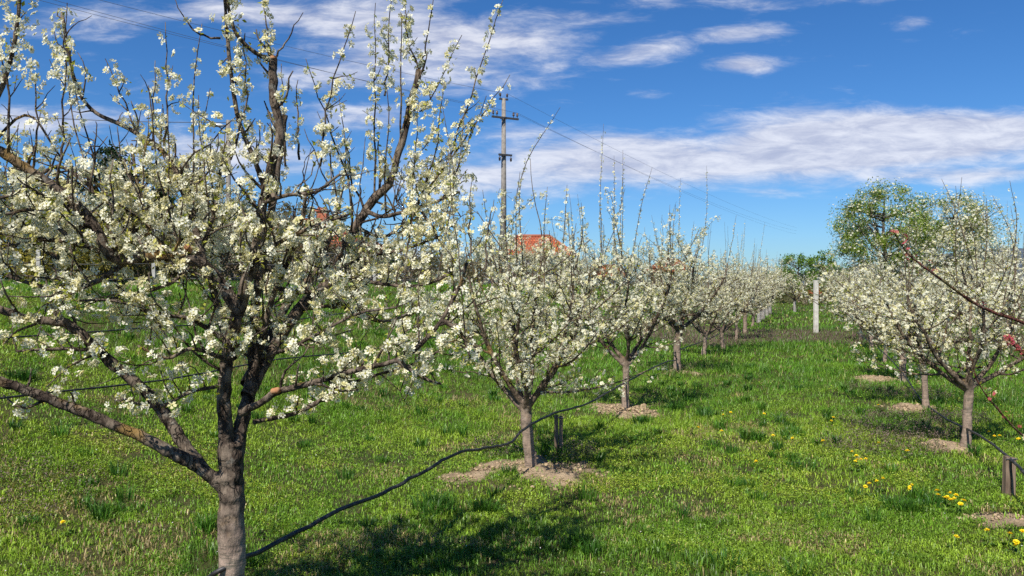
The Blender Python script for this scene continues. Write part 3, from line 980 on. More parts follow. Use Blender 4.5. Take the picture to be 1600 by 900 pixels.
def copy_tree(root, x, y, rz, scale, label, group, name=None):
    c = root.copy()
    C.objects.link(c)
    if name:
        c.name = name
    c.location = (x, y, H1(x, y))
    c.rotation_euler = (0, 0, rz)
    c.scale = (scale,) * 3
    c['label'] = label
    if group:
        c['group'] = group
    for ch in list(root.children):
        d = ch.copy()
        C.objects.link(d)
        d.parent = c
        for g in list(ch.children):
            e = g.copy()
            C.objects.link(e)
            e.parent = d
    return c


near = near_tree()
G = 'blossoming plum trees of the orchard'
t2 = orchard_tree('plum_tree', 0.16, 6.68, 21, 'blossoming plum tree in a bare clay ring, second from the camera beside the sagging hose', G,
                  [(-75, 0.62, 1.0), (-30, 0.45, 1.35), (25, 0.4, 1.45), (75, 0.65, 1.25), (130, 0.5, 1.1), (190, 0.55, 1.15), (250, 0.5, 1.2)], 0.52, 0.050, (-0.05, 0), tall=1.0, crown=1.12,
                  tips=[((818, 420), (815, 275), (876, 165)), ((810, 450), (806, 340), (812, 275)), ((850, 450), (850, 360), (856, 290)), ((875, 460), (884, 350), (888, 285)), ((785, 470), (765, 370), (755, 300)), ((890, 450), (908, 370), (905, 320)), ((765, 480), (732, 400), (722, 330))])
t3 = orchard_tree('plum_tree', 1.45, 10.1, 33, 'blossoming plum tree in a thin clay ring, beyond the left wooden stake', G,
                  [(-60, 0.7, 1.2), (0, 0.5, 1.5), (60, 0.7, 1.4), (120, 0.6, 1.3), (200, 0.55, 1.3), (270, 0.75, 1.2)], 0.6, 0.048, (0.02, 0), tall=1.25, crown=1.2, hf=1.0,
                  tips=[((942, 470), (938, 330), (945, 190)), ((972, 460), (974, 330), (973, 235)), ((955, 460), (960, 340), (962, 240)), ((985, 450), (1000, 330), (1015, 265)), ((925, 460), (912, 370), (905, 300))])
t4 = orchard_tree('plum_tree', 2.95, 14.1, 47, 'stout twin-stemmed blossoming plum tree, fourth in the left row', G,
                  [(-80, 0.8, 1.2), (-20, 0.6, 1.5), (40, 0.7, 1.5), (95, 0.85, 1.2), (160, 0.6, 1.4), (230, 0.8, 1.2)], 0.75, 0.066, (0.04, 0), sp=0.08, tall=1.0, crown=1.2, hf=1.0,
                  tips=[((1058, 460), (1058, 360), (1060, 280)), ((1085, 450), (1106, 340), (1110, 255)), ((1040, 450), (1026, 380), (1020, 335)), ((1075, 450), (1082, 380), (1085, 345))])
r1 = orchard_tree('plum_tree', 4.38, 7.6, 58, 'blossoming plum tree with a straight grey trunk behind the hose, nearest in the right row', G,
                  [(-78, 0.75, 1.3), (-35, 0.6, 1.25), (20, 0.35, 1.7), (65, 0.6, 1.35), (110, 0.75, 1.0), (190, 0.3, 1.5), (255, 0.7, 1.1)], 0.62, 0.044, (0.03, 0), hf=0.68, sp=0.088, tall=1.0,
                  tips=[((1560, 490), (1580, 360), (1566, 285)), ((1545, 480), (1505, 330), (1490, 275)), ((1565, 500), (1588, 380), (1580, 300)), ((1540, 490), (1538, 380), (1530, 330)), ((1565, 500), (1600, 400), (1604, 340)), ((1490, 500), (1482, 380), (1490, 280))])
r2 = orchard_tree('plum_tree', 5.3, 10.1, 69, 'slender tall-trunked blossoming plum tree, second in the right row', G,
                  [(-80, 0.85, 0.95), (-30, 0.55, 1.3), (15, 0.3, 1.6), (70, 0.7, 1.2), (130, 0.6, 1.2), (220, 0.6, 1.15), (280, 0.9, 0.8)], 0.85, 0.040, (-0.08, 0), hf=0.66, sp=0.088, tall=0.8)
t5 = orchard_tree('plum_tree', 4.35, 17.9, 77, 'small leaning blossoming plum tree, fifth in the left row', G,
                  [(-50, 0.9, 1.3), (20, 0.5, 1.6), (85, 0.9, 1.2), (150, 0.6, 1.3), (225, 0.7, 1.3), (290, 0.8, 1.1)], 0.5, 0.05, (0.06, 0), sp=0.085, tall=1.2, hf=1.0)
limed = orchard_tree('plum_tree', 16.5, 46.0, 91, 'white-limed blossoming plum tree alone at the far grass edge', 'white-limed plum trees beyond the weedy strip',
                     [(-60, 0.9, 1.2), (0, 0.6, 1.5), (70, 0.9, 1.3), (140, 0.7, 1.4), (220, 0.8, 1.2)], 0.75, 0.075, (0, 0), sp=0.11, lime=True, fs=0.019, tall=0.8)

rr = random.Random(3)
src = [t3.root, t4.root, t5.root, t2.root, r1.root]
GL = 'distant plum trees of the left row'
for k in range(5, 13):                                  # the left row runs on to the weedy strip and past it
    a = 3.55 * k + rr.uniform(-.3, .3)
    x, y = -1.14 + .353 * a + 0.2, 3.2 + .935 * a
    if k < 7:
        lab = ['dark-stemmed blossoming plum tree in the left row, just before the weedy brown strip', 'blossoming plum tree in the left row standing at the edge of the weedy brown strip'][k - 5]
        copy_tree(src[k % 3], x, y, rr.uniform(0, 6.28), rr.uniform(0.95, 1.1), lab, G)
    else:
        copy_tree(limed.root if k > 8 else src[k % 3], x, y, rr.uniform(0, 6.28), rr.uniform(0.95, 1.1), 'distant blossoming plum tree of the left row beyond the weedy brown strip', GL)
lab_r = ['blossoming plum tree third in the right row, on a pale grey trunk', 'blossoming plum tree fourth in the right row, trunk partly hidden', 'blossoming plum tree fifth in the right row behind the others',
         'blossoming plum tree sixth in the right row near the concrete post']
for k, (x, y) in enumerate([(6.5, 13.1), (7.65, 16.2), (8.8, 19.3), (9.9, 22.4)]):
    copy_tree(src[(k + 1) % 5], x, y, rr.uniform(0, 6.28), rr.uniform(0.84, 0.92), lab_r[k], G)
for k in range(5):
    copy_tree(src[k % 5], 12.3 + 1.15 * k, 18.2 + 3.1 * k, rr.uniform(0, 6.28), rr.uniform(1.0, 1.15), 'blossoming plum tree in the outer row behind the right row', 'plum trees of the outer right row')
for k in range(6):
    copy_tree(limed.root, 14.5 + 1.3 * k + rr.uniform(-.3, .3), 33 + 3.6 * k, rr.uniform(0, 6.28), rr.uniform(0.85, 1.1), 'white-limed blossoming plum tree in the far row right of the concrete post', 'limed plum trees right of the concrete post')
labels_up = ['small blossoming plum tree on the left slope in front of the yellowish bushes', 'plum tree on the left slope seen behind the nearest tree trunk']
for k in range(10):                                     # the row up the slope on the left
    x, y = -6.9 + 1.24 * k, 12.0 + 3.27 * k
    if k in (2, 3, 4):
        continue
    lab = labels_up[k] if k < 2 else 'blossoming plum tree in the upper row on the left slope'
    copy_tree(src[(k * 2 + 1) % 5], x, y, rr.uniform(0, 6.28), 0.7 if k == 0 else rr.uniform(0.8, 0.95), lab, 'plum trees of the upper row on the slope')


# ------------------------------------------------------------------ peach branches reaching in from the right
def peach_tree():
    base = np.array([3.75, 5.0, H1(3.75, 5.0)])
    root = empty('peach_tree', base, 'young peach tree with red-brown twigs and pink blossom reaching in at the right edge', 'tree')
    T = PlumTree(101, True, 0.0125)
    T.voxel = 0.005
    A = lambda L: [at(*q) - base for q in L]
    T.limb(np.array([(0, 0, -0.05), (0.0, 0, 0.3), (0.02, -0.05, 0.55)]), 0.04, 0.032, 10, 4, keep=False)
    fork = np.array([0.02, -0.05, 0.52])
    specs = [([fork] + A([(1690, 545, 4.6), (1600, 505, 4.4), (1530, 478, 4.3), (1462, 430, 4.2), (1420, 398, 4.15), (1398, 366, 4.1)]), 0.014, 0.003),
             ([fork] + A([(1660, 720, 4.7), (1600, 682, 4.5), (1562, 642, 4.4), (1530, 600, 4.35), (1518, 560, 4.3)]), 0.010, 0.0025),
             ([fork] + A([(1650, 640, 4.9), (1612, 570, 4.8), (1585, 540, 4.75), (1572, 525, 4.7)]), 0.013, 0.004),
             ([fork] + A([(1720, 500, 5.0), (1700, 400, 5.0), (1690, 300, 5.0)]), 0.016, 0.005)]
    for j, (pts, a, b) in enumerate(specs):
        P, R = T.limb(pts, a, b, 7, 5)
        if j == 0:
            tips = [(len(P) - 1, 7), (len(P) - 2, 5), (14, 3), (15, 2), (20, 4), (21, 3), (9, 3), (17, 2)]
        elif j == 1:
            tips = [(9, 4), (10, 5), (12, 3), (14, 3), (17, 2), (20, 1)]
        else:
            tips = [(k, 9) for k in range(7, len(P))]
        for k, c in tips:
            T.nodes.append((P[min(k, len(P) - 1)], np.array([T.r.gauss(0, .6), -0.3, T.r.gauss(0.3, .6)]), c, 0.022))
        for k in range(6, len(P) - 1, 3):
            T.twig(P[k], np.array([T.r.gauss(0, 1), T.r.gauss(0, 1), 0.8]), T.r.uniform(0.04, 0.10), 0.003, n=4, sides=3, bloom=0.25)
    T.finish(root, leaf=0.5, tone=(0.60, 0.10, 0.15), leafcol=((0.20, 0.18, 0.02), (0.36, 0.25, 0.03)), barkmat='peach_bark')


peach_tree()


# ------------------------------------------------------------------ background trees and shrubs
def leafy_tree(name, x, y, h, w, seed, label, cols, trunk=0.3, n=6000, leaf=0.12, group=None, shape='round', blossom=0.0, cat='tree', gap=0.35, bare=0.0, barkmat='grey_bark', zlo=0.25):
    rng = np.random.default_rng(seed)
    r = random.Random(seed)
    root = empty(name, (x, y, H1(x, y)), label, cat, group)
    tb = Tubes()
    if shape == 'shrub':
        ends = []
        for k in range(9):
            a = r.uniform(0, 6.28)
            e = np.array([math.cos(a) * w * 0.4 * r.random(), math.sin(a) * w * 0.4 * r.random(), h * r.uniform(0.6, 0.95)])
            P = catmull([(0, 0, -0.1), e * 0.5 + np.array([r.uniform(-.1, .1), 0, 0]), e], 4)
            tb.add(P, np.linspace(0.03, 0.008, len(P)), 5)
            ends.append(e)
    else:
        tr = trunk
        tb.add(catmull([(0, 0, -0.2), (0.02 * h, 0, h * 0.3), (-0.01 * h, 0, h * 0.6), (0, 0, h * 0.92)], 4), np.linspace(tr, tr * 0.12, 13), 9)
        for k in range(26):
            a = r.uniform(0, 6.28)
            z0 = h * r.uniform(zlo, 0.8)
            L = w * 0.5 * r.uniform(0.55, 0.98)
            if shape == 'cone':
                L = w * 0.5 * (1 - z0 / h) * r.uniform(0.8, 1.1)
                up = -0.05 * L
            else:
                up = L * r.uniform(0.3, 0.9)
            o = np.array([math.cos(a), math.sin(a), 0])
            up = min(up, max(0.05, h * 0.84 - z0))
            P = catmull([(0, 0, z0), o * L * 0.5 + np.array([0, 0, z0 + up * 0.4]), o * L + np.array([0, 0, z0 + up])], 4)
            tb.add(P, np.linspace(tr * 0.35, tr * 0.06, len(P)), 5)
            for j in range(int(3 + 8 * bare)):
                q = P[r.randint(3, len(P) - 1)]
                e = q + np.array([r.gauss(0, .5), r.gauss(0, .5), r.uniform(0.1, 1) * (1 if q[2] < h * 0.7 else 0.3)]) * L * 0.45
                tb.add([q, (q + e) / 2 + np.array([r.gauss(0, .05), 0, 0]), e], [tr * 0.08, tr * 0.05, tr * 0.025], 3)
    v, t = tb.build(0.08, seed)
    link('trunk', tri_mesh('trunk', v, t, [MATS[barkmat]], smooth=True), root)
    # crown of leaf cards gathered into uneven clumps
    nc = (150 if w > 6 else 90) if shape != 'shrub' else 55
    cc = []
    while len(cc) < nc:
        p = rng.random(3) * 2 - 1
        z = (p[2] + 1) / 2
        if shape == 'cone':
            lim = (1 - z) * (0.85 + 0.3 * rng.random()) + 0.05
        elif shape == 'shrub':
            lim = math.sqrt(max(0.02, 1 - (2 * z - 0.75) ** 2 * 0.6))
        else:
            lim = math.sqrt(max(0.0, 1 - (2 * z - 1) ** 2)) * (0.85 + 0.2 * rng.random())
        rad = math.hypot(p[0], p[1])
        if rad < lim and (rad > lim * gap or rng.random() < 0.3):
            zl = 0.03 if shape == 'shrub' else (0.08 if shape == 'cone' else zlo)
            cc.append((p[0] * w / 2, p[1] * w / 2, h * (zl + (1 - zl) * z)))
    cc = np.array(cc)
    size = (0.5 + 0.9 * rng.random(nc)) * w * (0.10 if shape != 'shrub' else 0.13)
    which = rng.integers(0, nc, n)
    d = nrm(rng.normal(0, 1, (n, 3)))
    P = cc[which] + d * (size[which] * (0.35 + 0.75 * rng.random(n)))[:, None] * np.array([1, 1, 0.8])
    P[:, 2] = np.maximum(P[:, 2], 0.02)
    N = nrm(d + rng.normal(0, 0.8, (n, 3)) + np.array([0, 0, 0.4]))
    ca = [np.array(c) for c in cols]
    tone = rng.random(nc)[which] * 0.6 + rng.random(n) * 0.4
    col = ca[0] + (ca[1] - ca[0]) * tone[:, None]
    v, t, c = leaf_cards(P, N, leaf * (0.6 + 0.8 * rng.random(n)), rng, col)
    link('crown', tri_mesh('crown', v, t, [MATS['foliage']], col=c), root)
    if blossom:
        m = int(n * blossom)
        w2 = which[:m]
        d = nrm(rng.normal(0, 1, (m, 3)))
        P = cc[w2] + d * (size[w2] * (0.7 + 0.55 * rng.random(m)))[:, None]
        v, t, mm, c = blossoms(P, nrm(d + np.array([0, 0, 0.3])), np.full(m, leaf * 0.55), False, rng)
        link('blossom', tri_mesh('blossom', v, t, [MATS['petal'], MATS['flower_eye']], mm, c), root)
    return root


def on(px, d):
    return (px - CX) / F * d, d


GREEN = ((0.05, 0.11, 0.012), (0.17, 0.28, 0.03))
DARKG = ((0.012, 0.028, 0.010), (0.035, 0.065, 0.018))
OLIVE = ((0.055, 0.055, 0.022), (0.15, 0.13, 0.05))
YELLOW = ((0.13, 0.12, 0.02), (0.34, 0.28, 0.04))
BROWN = ((0.07, 0.05, 0.03), (0.17, 0.13, 0.085))
# the big pear tree coming into leaf, and green trees at the far end
x, y = on(1382, 50)
leafy_tree('pear_tree', x, y, 7.9, 6.6, 201, 'tall rounded pear tree with fresh green leaves and some white blossom behind the right row', ((0.08, 0.13, 0.016), (0.24, 0.33, 0.04)), 0.22, 24000, 0.125, blossom=0.12, gap=0.3, zlo=0.22)
x, y = on(1492, 52)
leafy_tree('pear_tree', x, y, 7.5, 6.2, 202, 'rounded pear tree mixing white blossom with green leaf, right of the other pear tree', ((0.08, 0.12, 0.018), (0.25, 0.30, 0.05)), 0.2, 18000, 0.12, blossom=0.42, gap=0.2, zlo=0.2)
for i, (px, d, h, w, lab) in enumerate([(1248, 72, 4.6, 4.4, 'bright green leafy tree left of the concrete post'), (1285, 76, 4.9, 3.6, 'dense green leafy tree directly behind the concrete post'),
                                        (1222, 68, 3.0, 3.4, 'low dark green bush left of the far green trees'), (1310, 80, 3.8, 4.0, 'green leafy tree right of the small red roof')]):
    x, y = on(px, d)
    leafy_tree('green_tree', x, y, h, w, 210 + i, lab, GREEN, 0.12, 3200, 0.2, 'green trees at the far end', 'round', gap=0.0, zlo=0.12)
x, y = on(1262, 62)
leafy_tree('hedge_shrub', x, y, 1.5, 5.5, 216, 'low olive hedge bush under the far green trees', ((0.06, 0.06, 0.02), (0.16, 0.15, 0.04)), n=2600, leaf=0.12, shape='shrub', cat='shrub')
# dark conifers and grey trees up the slope on the left
for i, (px, d, h, w, lab) in enumerate([(175, 30, 5.9, 5.0, 'dark green conifer rising behind the left blossom'), (240, 32, 5.2, 4.6, 'shorter dark conifer right of the tall one'), (112, 34, 5.6, 4.6, 'dark conifer at the left of the conifer group')]):
    x, y = on(px, d)
    leafy_tree('conifer', x, y, h, w, 230 + i, lab, DARKG, 0.14, 14000, 0.2, 'dark conifers up the left slope', 'cone', gap=0.3, zlo=0.1)
for i, (px, d, h, w, lab) in enumerate([(20, 33, 5.0, 6.0, 'brown-green bare-twigged tree at the left edge'), (300, 36, 5.0, 4.5, 'olive tree just coming into leaf left of the street lamp'), (410, 38, 4.7, 5.0, 'olive tree just coming into leaf beside the tiled house'),
                                        (-70, 30, 5.0, 6.0, 'olive tree beyond the left edge of the slope'), (345, 44, 5.6, 5.0, 'grey-brown tree behind the street lamp'), (665, 48, 2.2, 3.4, 'small bare grey tree between the two tiled houses'), (730, 52, 1.9, 3.2, 'low bare grey tree by the power pole')]):
    x, y = on(px, d)
    leafy_tree('budding_tree', x, y, h, w, 240 + i, lab, OLIVE if i != 0 else ((0.03, 0.035, 0.015), (0.08, 0.08, 0.03)), 0.12, 9500 if i < 5 else 1600, 0.14, 'budding trees up the left slope', bare=1.0, gap=0.2, zlo=0.15)
for i, (px, d, h, w, c, lab) in enumerate([(40, 22, 1.75, 3.6, YELLOW, 'yellowish flowering bush at the left edge behind the slope'), (110, 23, 1.6, 3.0, YELLOW, 'yellowish bush right of the first yellow bush'), (185, 24, 1.5, 3.2, OLIVE, 'olive bush below the dark conifers'),
                                           (265, 25, 1.6, 3.4, OLIVE, 'olive bush left of the grey boulder-like brushwood'), (345, 25, 1.3, 2.6, BROWN, 'brown heap-shaped bush below the street lamp'), (430, 27, 1.7, 3.6, OLIVE, 'olive bush in front of the tiled house'),
                                           (515, 29, 1.4, 3.6, BROWN, 'brown dry bush below the tiled house roof'), (600, 31, 1.0, 4.0, BROWN, 'low brown dry bush behind the wire fence'), (690, 34, 0.9, 4.4, OLIVE, 'low olive bush behind the wire fence'),
                                           (790, 38, 0.9, 5.0, BROWN, 'low brown bush below the power pole'), (900, 44, 0.9, 6.0, OLIVE, 'low olive bush below the orange roof'), (1010, 52, 1.0, 7.0, OLIVE, 'long low bush behind the left row'), (1110, 60, 1.2, 8.0, OLIVE, 'long low green bush near the far end of the left row')]):
    x, y = on(px, d)
    leafy_tree('hedge_shrub', x, y, h * 1.6, w * 1.25, 260 + i, lab, c, n=5500, leaf=0.10, group='bushes along the orchard edge', shape='shrub', cat='shrub')


# ------------------------------------------------------------------ houses
def house(px, d, w, dep, eave, ridge, rz, label, windows=True, chimney=None, wall='plaster', over=0.45, hip=1.0, ridge_frac=None, base=None):
    x, y = on(px, d)
    gz = H1(x, y) if base is None else base
    root = empty('house', (x, y, gz), label, 'house', 'tile-roofed houses beyond the orchard', rz)
    bm = bmesh.new()
    add_box(bm, (0, 0, eave / 2 - 0.2), (w, dep, eave + 0.4))
    wl = bm_obj('wall', bm, MATS[wall], root)
    W, D = w / 2 + over, dep / 2 + over
    rl = max(0.05, W - D * hip)                     # half ridge
    bm = bmesh.new()
    uv = bm.loops.layers.uv.new('UVMap')
    e0, e1 = eave + 0.0, eave + 0.12
    c = [(-W, -D), (W, -D), (W, D), (-W, D)]
    lo = [bm.verts.new((a, b, e0)) for a, b in c]
    up = [bm.verts.new((a, b, e1)) for a, b in c]
    ra, rb = bm.verts.new((-rl, 0, ridge)), bm.verts.new((rl, 0, ridge))
    bm.faces.new(lo[::-1])
    for i in range(4):
        bm.faces.new((lo[i], lo[(i + 1) % 4], up[(i + 1) % 4], up[i]))
    for f in ((up[0], up[1], rb, ra), (up[2], up[3], ra, rb), (up[1], up[2], rb), (up[3], up[0], ra)):
        fc = bm.faces.new(f)
        ax = (f[1].co - f[0].co).normalized()
        for l in fc.loops:
            dlt = l.vert.co - f[0].co
            uu = dlt.dot(ax)
            l[uv].uv = (uu, (dlt - ax * uu).length)
    ro = bm_obj('roof', bm, MATS['roof_tile'], root)
    tb = Tubes()                                    # ridge and hip caps
    rp = np.array([(-rl, 0, ridge + 0.02), (rl, 0, ridge + 0.02)])
    tb.add(rp, [0.12, 0.12], 8)
    for a, b in ((0, ra), (3, ra), (1, rb), (2, rb)):
        tb.add([up[a].co if False else (c[a][0], c[a][1], e1 + 0.02), (rl if a in (1, 2) else -rl, 0, ridge + 0.02)], [0.10, 0.10], 8)
    v, t = tb.build()
    link('ridge_cap', tri_mesh('ridge_cap', v, t, [MATS['brick_red']], smooth=True), ro)
    if chimney:
        cx, cy, ch = chimney
        bm = bmesh.new()
        add_box(bm, (cx, cy, ridge - 0.4 + ch / 2), (0.55, 0.45, ch + 0.8))
        add_box(bm, (cx, cy, ridge + ch + 0.03), (0.7, 0.6, 0.1))
        add_box(bm, (cx, cy, ridge + ch + 0.13), (0.45, 0.35, 0.12))
        bm_obj('chimney', bm, MATS['brick_red'], ro)
    if windows:
        nw = max(2, int(w / 2.6))
        for i in range(nw):
            wx = -w / 2 + (i + 0.5) * w / nw
            bm = bmesh.new()
            zc = eave * 0.58
            for q, s in (((wx - 0.52, -dep / 2 - 0.02, zc), (0.09, 0.1, 1.3)), ((wx + 0.52, -dep / 2 - 0.02, zc), (0.09, 0.1, 1.3)), ((wx, -dep / 2 - 0.02, zc - 0.62), (0.95, 0.1, 0.08)),
                         ((wx, -dep / 2 - 0.02, zc + 0.62), (0.95, 0.1, 0.08)), ((wx, -dep / 2 - 0.022, zc), (0.06, 0.08, 1.16))):
                add_box(bm, q, s)
            fr = bm_obj('window', bm, MATS['white_frame'], root)
            bm = bmesh.new()
            add_box(bm, (wx, -dep / 2 - 0.008, zc), (0.97, 0.03, 1.18))
            bm_obj('pane', bm, MATS['window_glass'], fr)
    return root


house(470, 42, 7.6, 6.2, 2.1, 3.75, math.radians(-6), 'grey-white house with orange tiled hip roof and brick chimney behind the nearest tree', chimney=(1.2, 0.0, 0.5))
house(834, 62, 5.4, 5.0, 2.3, 4.0, math.radians(3), 'house with bright orange tiled roof right of the power pole', hip=0.62, over=0.3)
house(1046, 90, 3.4, 4.0, 1.4, 2.9, 0.1, 'small reddish roofed house behind the middle of the left row', wall='brick_red', hip=0.5)
house(948, 75, 2.0, 3.0, 0.8, 1.9, 0.0, 'tiny orange roofed shed between the left row crowns', windows=False, hip=0.2)
house(1294, 85, 3.4, 3.0, 0.55, 1.75, 0.0, 'low red roofed building right of the concrete post', windows=False, hip=0.8, wall='brick_red')


# ------------------------------------------------------------------ poles, lamp and wires
def taper_pole(bm, h, r0, r1, seg=12, z0=-0.3):
    bmesh.ops.create_cone(bm, cap_ends=True, segments=seg, radius1=r0, radius2=r1, depth=h - z0)
    for v in bm.verts:
        v.co.z += (h + z0) / 2


def power_pole():
    d = 45.0
    x, y = on(787, d)
    gz = H1(x, y)
    top = at(787, 154, d)[2] - gz
    rz = math.radians(28)
    root = empty('power_pole', (x, y, gz), 'tall concrete power pole with two crossarms standing over the orchard', 'power pole', None, rz)
    bm = bmesh.new()
    taper_pole(bm, top, 0.19, 0.11)
    bm_obj('pole', bm, MATS['grey_pole'], root, True)
    pts = []
    for zz, half, hang in ((top - 1.15, 0.85, 1), (top - 3.25, 0.42, -1)):
        bm = bmesh.new()
        add_box(bm, (0, -0.2, zz), (half * 2, 0.1, 0.1))
        for s in (-1, 1):
            add_box(bm, (s * 0.16, -0.06, zz), (0.04, 0.3, 0.06))
        arm = bm_obj('crossarm', bm, MATS['steel'], root)
        for px_ in ((-half + 0.08, -half + 0.32, half - 0.32, half - 0.08) if hang > 0 else (-half + 0.06, half - 0.06)):
            tb = Tubes()
            s = hang
            tb.add([(px_, -0.2, zz + s * 0.05), (px_, -0.2, zz + s * 0.15), (px_, -0.2, zz + s * 0.16), (px_, -0.2, zz + s * 0.22), (px_, -0.2, zz + s * 0.23), (px_, -0.2, zz + s * 0.32), (px_, -0.2, zz + s * 0.36)], [0.02, 0.02, 0.06, 0.07, 0.045, 0.065, 0.02], 8)
            v, t = tb.build()
            link('insulator', tri_mesh('insulator', v, t, [MATS['insulator']], smooth=True), arm)
            if hang > 0:
                pts.append((px_, -0.2, zz + 0.36))
    bm = bmesh.new()
    add_box(bm, (0, 0, top - 0.05), (0.55, 0.1, 0.08))
    cap = bm_obj('top_bracket', bm, MATS['steel'], root)
    for s in (-1, 1):
        tb = Tubes()
        tb.add([(s * 0.22, 0, top), (s * 0.22, 0, top + 0.1), (s * 0.22, 0, top + 0.12), (s * 0.22, 0, top + 0.26), (s * 0.22, 0, top + 0.3)], [0.02, 0.02, 0.06, 0.06, 0.02], 8)
        v, t = tb.build()
        link('insulator', tri_mesh('insulator', v, t, [MATS['insulator']], smooth=True), cap)
        pts.append((s * 0.22, 0, top + 0.3))
    ca, sa = math.cos(rz), math.sin(rz)
    return [np.array([x + a * ca - b * sa, y + a * sa + b * ca, gz + c]) for a, b, c in pts]


def wire(name, a, b, sag, r, label, cat, group=None):
    a, b = np.asarray(a, float), np.asarray(b, float)
    s = np.linspace(0, 1, 26)[:, None]
    P = a * (1 - s) + b * s
    P[:, 2] -= (4 * s * (1 - s))[:, 0] * sag
    tb = Tubes()
    tb.add(P, np.full(26, r), 5)
    v, t = tb.build()
    return tag(link(name, tri_mesh(name, v, t, [MATS['wire']], smooth=True)), label, cat, group)


ins = power_pole()
ends_l = [(-330, -130, 24), (-330, -118, 24.5), (-330, -105, 25)]
for k, i in enumerate((4, 1, 3)):
    wire('power_line', ins[i], at(*ends_l[k]), 0.3, 0.008, ['thin power line crossing the sky left of the pole, uppermost', 'thin power line crossing the sky left of the pole, middle one', 'thin power line crossing the sky left of the pole, lowest'][k], 'power line', 'overhead lines of the power pole')
for k, i in enumerate((5, 2, 3)):
    wire('power_line', ins[i], at(1245, 356 + 5 * k, 140), 0.8, 0.007, ['thin power line falling away right of the pole, uppermost', 'thin power line falling away right of the pole, middle one', 'thin power line falling away right of the pole, lowest'][k], 'power line', 'overhead lines of the power pole')


def street_lamp():
    d = 30.0
    x, y = on(357, d)
    gz = H1(x, y)
    top = at(357, 188, d)[2] - gz
    root = empty('street_lamp', (x, y, gz), 'slim grey street lamp with its head hung to the left, behind the nearest tree', 'street lamp')
    bm = bmesh.new()
    taper_pole(bm, top, 0.11, 0.08)
    bm_obj('pole', bm, MATS['grey_pole'], root, True)
    tb = Tubes()
    tb.add(catmull([(0, 0, top - 0.25), (-0.12, -0.02, top - 0.2), (-0.3, -0.04, top - 0.22)], 4), np.full(9, 0.025), 6)
    v, t = tb.build()
    link('arm', tri_mesh('arm', v, t, [MATS['steel']], smooth=True), root)
    bm = bmesh.new()
    bmesh.ops.create_uvsphere(bm, u_segments=14, v_segments=8, radius=1)
    for v in bm.verts:
        v.co = (v.co.x * 0.27 - 0.42, v.co.y * 0.11 - 0.05, max(v.co.z, -0.3) * 0.1 + top - 0.22)
    hd = bm_obj('lamp_head', bm, MATS['lamp_glass'], root, True)
    return np.array([x, y, gz + top - 0.08]), np.array([x, y, gz + top - 0.35])


la, lb = street_lamp()
wire('power_line', la, at(-140, 168, 27), 0.15, 0.014, 'black cable running left from the street lamp', 'power line', 'cables of the street lamp')
wire('power_line', lb, at(452, 250, 41), 0.25, 0.014, 'black cable dropping right from the street lamp to the house', 'power line', 'cables of the street lamp')


def post(name, px, py, d, h, w, m, label, group=None, tilt=0.0, cat='post'):
    x, y = on(px, d)
    gz = H1(x, y)
    bm = bmesh.new()
    add_box(bm, (0, 0, h / 2 - 0.1), (w, w * 0.9, h + 0.2), 0.25, w * 0.08)
    rn = random.Random(px)
    for v in bm.verts:
        v.co.x += v.co.z * tilt + rn.uniform(-.003, .003)
    o = bm_obj(name, bm, MATS[m])
    o.location = (x, y, gz)
    return tag(o, label, cat, group)


post('concrete_post', 1275, 520, 26.2, 1.76, 0.125, 'white_concrete', 'tall pale square concrete post standing alone in the grass lane')
post('concrete_post', 1542, 590, 17, 1.35, 0.07, 'concrete', 'pale concrete post half hidden behind the right row', 'orchard posts')
# wire fence along the upper edge: posts and strands
fp = [(-120, 18.5), (60, 20.0), (240, 21.5), (388, 23), (482, 24.5), (585, 26), (702, 28)]
fx = [on(a, b) for a, b in fp]
froot = empty('wire_fence', (fx[0][0], fx[0][1], H1(*fx[0])), 'wire fence on pale concrete posts along the far edge of the slope', 'fence')
fo = np.array(froot.location)
for xq, yq in fx:
    gz = H1(xq, yq)
    bm = bmesh.new()
    add_box(bm, (xq - fo[0], yq - fo[1], gz + 0.72 - fo[2]), (0.09, 0.09, 1.75), 0.3, 0.008)
    bm_obj('post', bm, MATS['concrete'], froot)
tb = Tubes()
for i in range(len(fx) - 1):
    a, b = np.array([*fx[i], H1(*fx[i])]) - fo, np.array([*fx[i + 1], H1(*fx[i + 1])]) - fo
    for hh in (0.25, 0.65, 1.05, 1.45):
        up = np.array([0, 0, hh])
        tb.add([a + up, (a + b) / 2 + up - np.array([0, 0, 0.03]), b + up], np.full(3, 0.006), 4)
v, t = tb.build()
link('fence_wire', tri_mesh('fence_wire', v, t, [MATS['fence_wire']]), froot)


# ------------------------------------------------------------------ drip hoses and stakes
def tube_thing(name, pts, r, m, label, cat, per=6, group=None, sides=8, jit=0.0):
    P = catmull(pts, per)
    if jit:
        P[1:-1] += (np.random.default_rng(5).random((len(P) - 2, 3)) - 0.5) * jit
    tb = Tubes()
    tb.add(P, np.full(len(P), r), sides)
    v, t = tb.build()
    return tag(link(name, tri_mesh(name, v, t, [MATS[m]], smooth=True)), label, cat, group)


def rowpt(px, py, row=(-2.35, 0.378)):        # where a line of sight meets the vertical plane of a row
    d = row[0] / ((px - CX) / F - row[1])
    return at(px, py, d)


